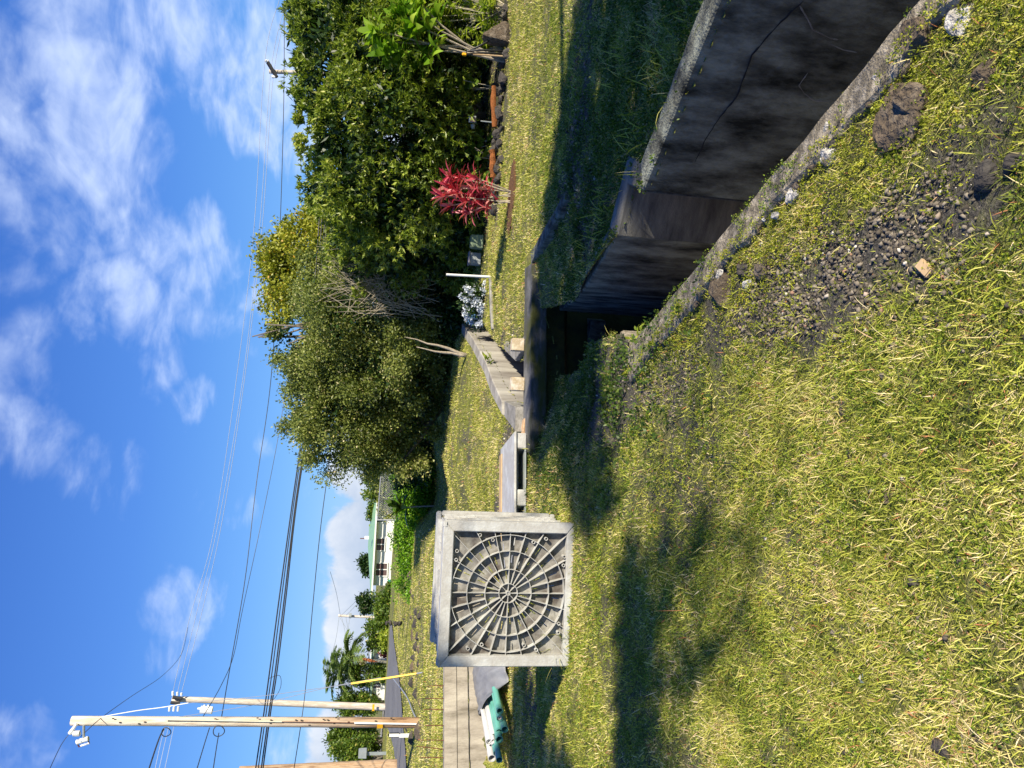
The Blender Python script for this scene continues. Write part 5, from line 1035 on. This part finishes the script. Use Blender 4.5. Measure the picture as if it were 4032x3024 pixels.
# ------------------------------------------------------------------ foreground stones, gravel and ground cover
FG = [((3620, 170), .10, 'lavabrown', 'pitted brown lava stone against the curb in the right corner', .8), ((3560, 470), .14, 'lavabrown', 'largest flat brown stone beside the curb', .45), ((3600, 400), .075, 'lavabrown', 'brown stone touching the large flat one', .7),
      ((3265, 620), .050, 'mortar', 'whitish mortar lump on the curb edge', .7), ((3130, 760), .060, 'mortar', 'rough pale mortar and stone lump on the curb', .7), ((3800, 60), .06, 'mortar', 'pale crumbled mortar strip in the right corner', .5),
      ((2850, 1140), .115, 'lavabrown', 'rounded mossy stone against the curb end', .65), ((2935, 1060), .06, 'lava', 'dark broken stone above the mossy one', .8), ((3010, 1060), .055, 'lavabrown', 'brown stone right of the dark broken one', .7), ((2950, 1120), .035, 'mortar', 'small pale stone among the dark ones', .8),
      ((3900, 680), .055, 'lava', 'dark stone in the lower right grass', .6), ((4010, 640), .05, 'lava', 'dark flat stone at the bottom edge on the right', .6), ((3880, 300), .05, 'lavabrown', 'brown stone half under yellow ground cover', .5), ((3320, 1610), .05, 'lava', 'dark flat stone among the middle grass', .5), ((3350, 1800), .04, 'lavabrown', 'small dark stone deeper in the middle grass', .6),
      ((3300, 2120), .05, 'lavabrown', 'grey brown stone in the open grass', .5), ((3590, 2290), .055, 'lava', 'black stone in a hollow of the grass', .5), ((3700, 2960), .06, 'lava', 'black stone near the bottom left corner', .5), ((3850, 2900), .045, 'lava', 'dark stone beside a clover patch at lower left', .5), ((3500, 1960), .05, 'lavabrown', 'long dark stone in the lower middle grass', .45)]
rk = []
for k, (p, r, m, lab, fl_) in enumerate(FG):
    r = r*.62 if k > 12 else r; c = gt(*p); o = rockmesh('stone', r, m, 200+k, fl_, sub=4 if r > .07 else 3, lump=.3); o.location = c+Vector((0, 0, -r*fl_*.25 if k > 12 else r*fl_*.15)); o.rotation_euler = (rnd.uniform(-.2, .2), rnd.uniform(-.2, .2), rnd.random()*6); tag(o, lab, 'stone'); rk.append((c.x, c.y, r*.9))
crumbs = sorted(rnd.random() for _ in range(27))   # crumbled mortar along the outer edge of the curb
for k, t in enumerate(crumbs):
    i = 2 if t < .5 else 1; a, b = CURB_OUT[i+1], CURB_OUT[i]; q = t*2 if t < .5 else t*2-1; x = a[0]+(b[0]-a[0])*q+rnd.gauss(.015, .03); y = a[1]+(b[1]-a[1])*q+rnd.gauss(0, .03); r = rnd.uniform(.014, .04)
    o = rockmesh('mortar_crumb', r, 'mortar' if k % 3 == 0 else 'curb' if k % 3 == 1 else 'lavabrown', 400+k, .6, sub=2); o.location = (x, y, .015); o.rotation_euler = (0, 0, rnd.random()*6)
    tag(o, ['pale mortar', 'grey concrete', 'small brown stone'][k % 3]+' crumb on the curb edge, '+NTH[k//3]+' from the far end', 'stone', ['pale mortar crumbs', 'grey concrete crumbs', 'small brown stones'][k % 3]+' along the curb')
c = gt(3655, 1058); o = MB().box((0, 0, .012), (.065, .035, .018), rz=.9, rx=.2).build('wood_chip', 'ply', bevel=.004); o.location = c; tag(o, 'tan broken wood chip lying on the gravel', 'wood chip')
def gravel(name, n, region, s0, s1, label):
    x = []; y = []
    for (cx, cy_2, rx, ry, w_) in region:
        k = int(n*w_); x.append(cx+rng.normal(size=k)*rx*.6); y.append(cy_2+rng.normal(size=k)*ry*.6)
    x = np.concatenate(x); y = np.concatenate(y); keep = ~cover_mask(x, y) & (y > 1.2) & (rng.random(len(x)) < .12+.88*sst((fbm(x, y, 6)-.38)/.16)); x, y = x[keep], y[keep]; n = len(x)
    s = s0+(s1-s0)*rng.random(n)**4; z = tz(x, y)+(fbm(x, y, 9)-.5)*.03
    bv = np.array([(x_, y_, z_) for z_ in (-1, 1) for x_, y_ in ((-1, -1), (1, -1), (1, 1), (-1, 1))], float)*.62; bv = np.concatenate([bv, [(0, 0, .95), (.9, 0, 0)]])
    bf = np.array([(3, 2, 1), (3, 1, 0), (4, 5, 8), (5, 6, 8), (6, 7, 8), (7, 4, 8), (0, 1, 5), (0, 5, 4), (1, 2, 9), (2, 6, 9), (6, 5, 9), (5, 1, 9), (2, 3, 7), (2, 7, 6), (3, 0, 4), (3, 4, 7)])
    nv = len(bv); J = 1+rng.normal(size=(n, nv, 3))*.20; A = rng.normal(size=(n, 3, 3)); A = np.linalg.qr(A)[0]; B = bv[None]*J*np.array([1, .8, .6]); V = np.einsum('nij,nkj->nki', A, B)*s[:, None, None]+np.stack([x, y, z+s*.15], 1)[:, None, :]
    F = (bf[None]+(np.arange(n)*nv)[:, None, None]).reshape(-1, 3)
    o = npmesh(name, V.reshape(-1, 3), F, 'stone', attr=np.repeat(np.clip(rng.normal(size=n)*.25+.45, 0, 1), nv)); tag(o, label, 'gravel', kind='stuff')
gravel('gravel', 17000, [(.50, 2.25, .20, .42, .34), (.42, 2.9, .18, .35, .18), (.02, 4.35, .2, .5, .2), (.3, 3.6, .3, .7, .12), (0, 6.3, .6, 1.2, .10), (-.3, 2.6, 1.0, 1.0, .06)], .0028, .015, 'loose dark gravel on the bare patches beside the curb')
gravel('gravel', 5000, [(1.7, 7.3, .9, .8, .3), (3.2, 7.6, 1.6, .5, .2), (.3, 11.6, .5, .8, .15), (-.9, 11, 1.0, .5, .15), (-4.2, 8.5, 1.4, .9, .2)], .008, .03, 'scattered gravel on the shaded bank and around the slab')
def cover(name, n, y0, y1, mtl, label, dens, Ln, Wd, ht, k0=.60):
    x, y = wedge(n, y0, y1, k0); d = dens(x, y); keep = (rng.random(n) < d) & ~inpoly(x, y, CH1) & ~inpoly(x, y, CH2); x, y = x[keep], y[keep]; n = len(x); per = 7
    z = tz(x, y)+(fbm(x, y, 9)-.5)*.03*sst((12-np.abs(y-4))/6)
    z = np.where(inpoly(x, y, CURB_IN+CURB_OUT[::-1]), np.maximum(z, .028), z)
    H = ht*(.3+.7*rng.random(n))*(.5+fbm(x, y, 12)); C = np.stack([x, y, z+H], 1); B = np.repeat(C, per, 0)+rng.normal(size=(n*per, 3))*Ln*.7; B[:, 2] = np.maximum(B[:, 2], np.repeat(z, per))
    m = n*per; V, F = leafquads(B, rdir(m, up=.6), Ln*(.6+.7*rng.random(m)), Wd*(.7+.5*rng.random(m)))
    v = np.clip(.5+np.repeat((fbm(x, y, 5)-.5)*.9, per)+rng.normal(size=m)*.15, 0, .97); v = np.where(rng.random(m) < .02, 1, v); o = npmesh(name, V, F, mtl, attr=np.repeat(v, 4)); return tag(o, label, 'ground cover', kind='stuff')
def sed(x, y):
    cd_ = curbdist(x, y); u = 1.25*np.exp(-(cd_/.22)**2)*sst((4.6-y)/1)+.9*blob(x, y, .82, 1.75, .3, .4)+.6*blob(x, y, .75, 2.5, .16, .5, .35)+.25*sst((fbm(x, y, 2.8)-.52)/.1)
    u = u*sst((fbm(x, y, 6)-.30)/.12)*(1-.95*blob(x, y, .50, 2.25, .17, .38, .35))
    inner = inpoly(x, y, CURB_IN+CURB_OUT[::-1]); return np.clip(np.where(inner, .9*(cd_ < -.05+.19*fbm(x, y, 3.5)), u), 0, .9)
cover('ground_cover', 70000, 1.15, 5.5, 'sedum', 'yellow green mossy ground cover creeping over the near curb', sed, .0085, .0065, .022)
def wee(x, y):
    b = 1.0*blob(x, y, .1, 6.3, .6, 1.4)+1.0*blob(x, y, 1.6, 7.6, 1.0, .9)+.9*blob(x, y, 2.6, 5.8, 1.0, 1.0)+.9*blob(x, y, 3.2, 4.6, .7, 1.2)+.5*blob(x, y, -.6, 8.2, .6, 1.0)+.7*blob(x, y, 1.25, 6.5, .3, .8)
    return np.clip(b*sst((fbm(x, y, 3)-.38)/.15), 0, .9)
cover('weeds', 60000, 3.2, 10.5, 'weed', 'creeping weeds on the shaded banks of the ditch', wee, .028, .018, .035)
def clo(x, y): return np.clip(.75*sst((fbm(x, y, 4.1)-.40)/.12)*(1-soilmask(x, y)), 0, .8)
cover('clover', 36000, 1.15, 4.6, 'clover', 'small leaved clover and low weeds woven into the near turf', clo, .009, .0068, .014)
cover('clover', 42000, 4.6, 9.5, 'clover', 'low weeds woven into the turf around the container', clo, .013, .009, .014)
# tussocks hanging over the concrete tops
def tufts(name, label, pts, n, Ln, Wd, mtl='grass', droop=.35, spread=.05):
    P, Dd = [], []
    for p in pts:
        for k in range(n): a = rnd.random()*6.28; e = rnd.uniform(.35, 1.4); P.append((p[0]+rnd.gauss(0, spread), p[1]+rnd.gauss(0, spread), p[2])); Dd.append((math.cos(a)*math.cos(e), math.sin(a)*math.cos(e), math.sin(e)))
    m_ = len(P); V, F, k = straps(np.array(P), np.array(Dd), Ln*(.5+.7*rng.random(m_)), Wd*(.7+.5*rng.random(m_)), droop*(.4+rng.random(m_))); o = npmesh(name, V, F, mtl, attr=np.repeat(np.clip(rng.normal(size=m_)*.18+.42, 0, .95), k)); return tag(o, label, 'grass', kind='stuff')
bl = Vector((-2.32, 6.05, 0))
tufts('grass_tufts', 'longer grass blades growing against the foot of the grey container', [gt(2222+rnd.uniform(-6, 10), py) for py in (2060, 2090, 2130, 2190, 2250, 2310, 2370, 2420, 2460, 2500, 2540, 2580)], 26, .14, .005)
tufts('grass_tufts', 'tall green blades reaching up over the lower left of the container', [gt(2226, py) for py in (2500, 2520, 2545, 2560)], 26, .34, .006, droop=.2, spread=.03)
tufts('grass_tufts', 'grass tufts along the pallet and the slab end', [gt(px, py) for px, py in ((2052, 1770), (2056, 1830), (2058, 1900), (2060, 1980), (2075, 1765), (2110, 1768), (2140, 1772))], 30, .16, .008)
tufts('grass_tufts', 'long tufts on the shaded bank above the far ditch wall', [(x, y, float(tz(x, y))) for x, y in [(2.6, 4.4), (2.9, 3.9), (3.3, 3.6), (2.2, 4.9), (3.0, 4.6), (3.6, 4.3), (2.5, 5.3), (1.9, 5.6), (1.5, 6.4), (3.2, 5.4), (2.8, 6.2), (1.3, 7.2), (3.9, 5.2)]], 70, .22, .006, spread=.14)
tufts('grass_tufts', 'clumps of longer grass scattered over the near lawn', [(x, y, float(tz(x, y))) for x, y in zip(rng.uniform(-1.6, .5, 90), rng.uniform(1.5, 4.8, 90)) if abs(x) < .55*y], 22, .075, .0034, spread=.05, droop=.5)
tufts('grass_tufts', 'grass hanging around the pipe stack at the wall foot', [gt(1975+rnd.uniform(0, 25), py) for py in range(2780, 3020, 20)], 24, .16, .008, spread=.08)
# bright seedlings rooted in the concrete
for k, (px, py, y, s) in enumerate([(2515, 1310, 4.95, .05), (2490, 1345, 5.0, .055), (1922, 1415, 12.7, .11), (2035, 1625, 10.2, .09)]):
    c = D(px, py, y); rt = empty('seedling', c, ['bright green seedling at the very tip of the near curb', 'lime green seedling just left of the curb tip one', 'lime green seedling growing from the streaked ditch wall', 'small seedling between slab and ditch wall'][k], 'plant'); rosette(rt, 'leaves', 'leaf_croton', [(0, 0, 0), (s*.4, 0, s*.4)], 6, s*1.3, s*.5, .3, (.0, 1.1))
# fallen petals and litter
o_pts = [gt(px, py) for px, py in ((3410, 2680), (3420, 2690), (3416, 2672), (3490, 2990), (2290, 870), (2765, 1640), (3000, 1085))]
V, F = leafquads(np.array([tuple(p+Vector((0, 0, .02))) for p in o_pts]), rdir(len(o_pts), up=.2), .022, .014); tag(npmesh('fallen_petals', V, F, 'petal', attr=np.repeat(rng.random(len(o_pts)), 4)), 'few fallen white petals lying on the grass', 'petals', kind='stuff')
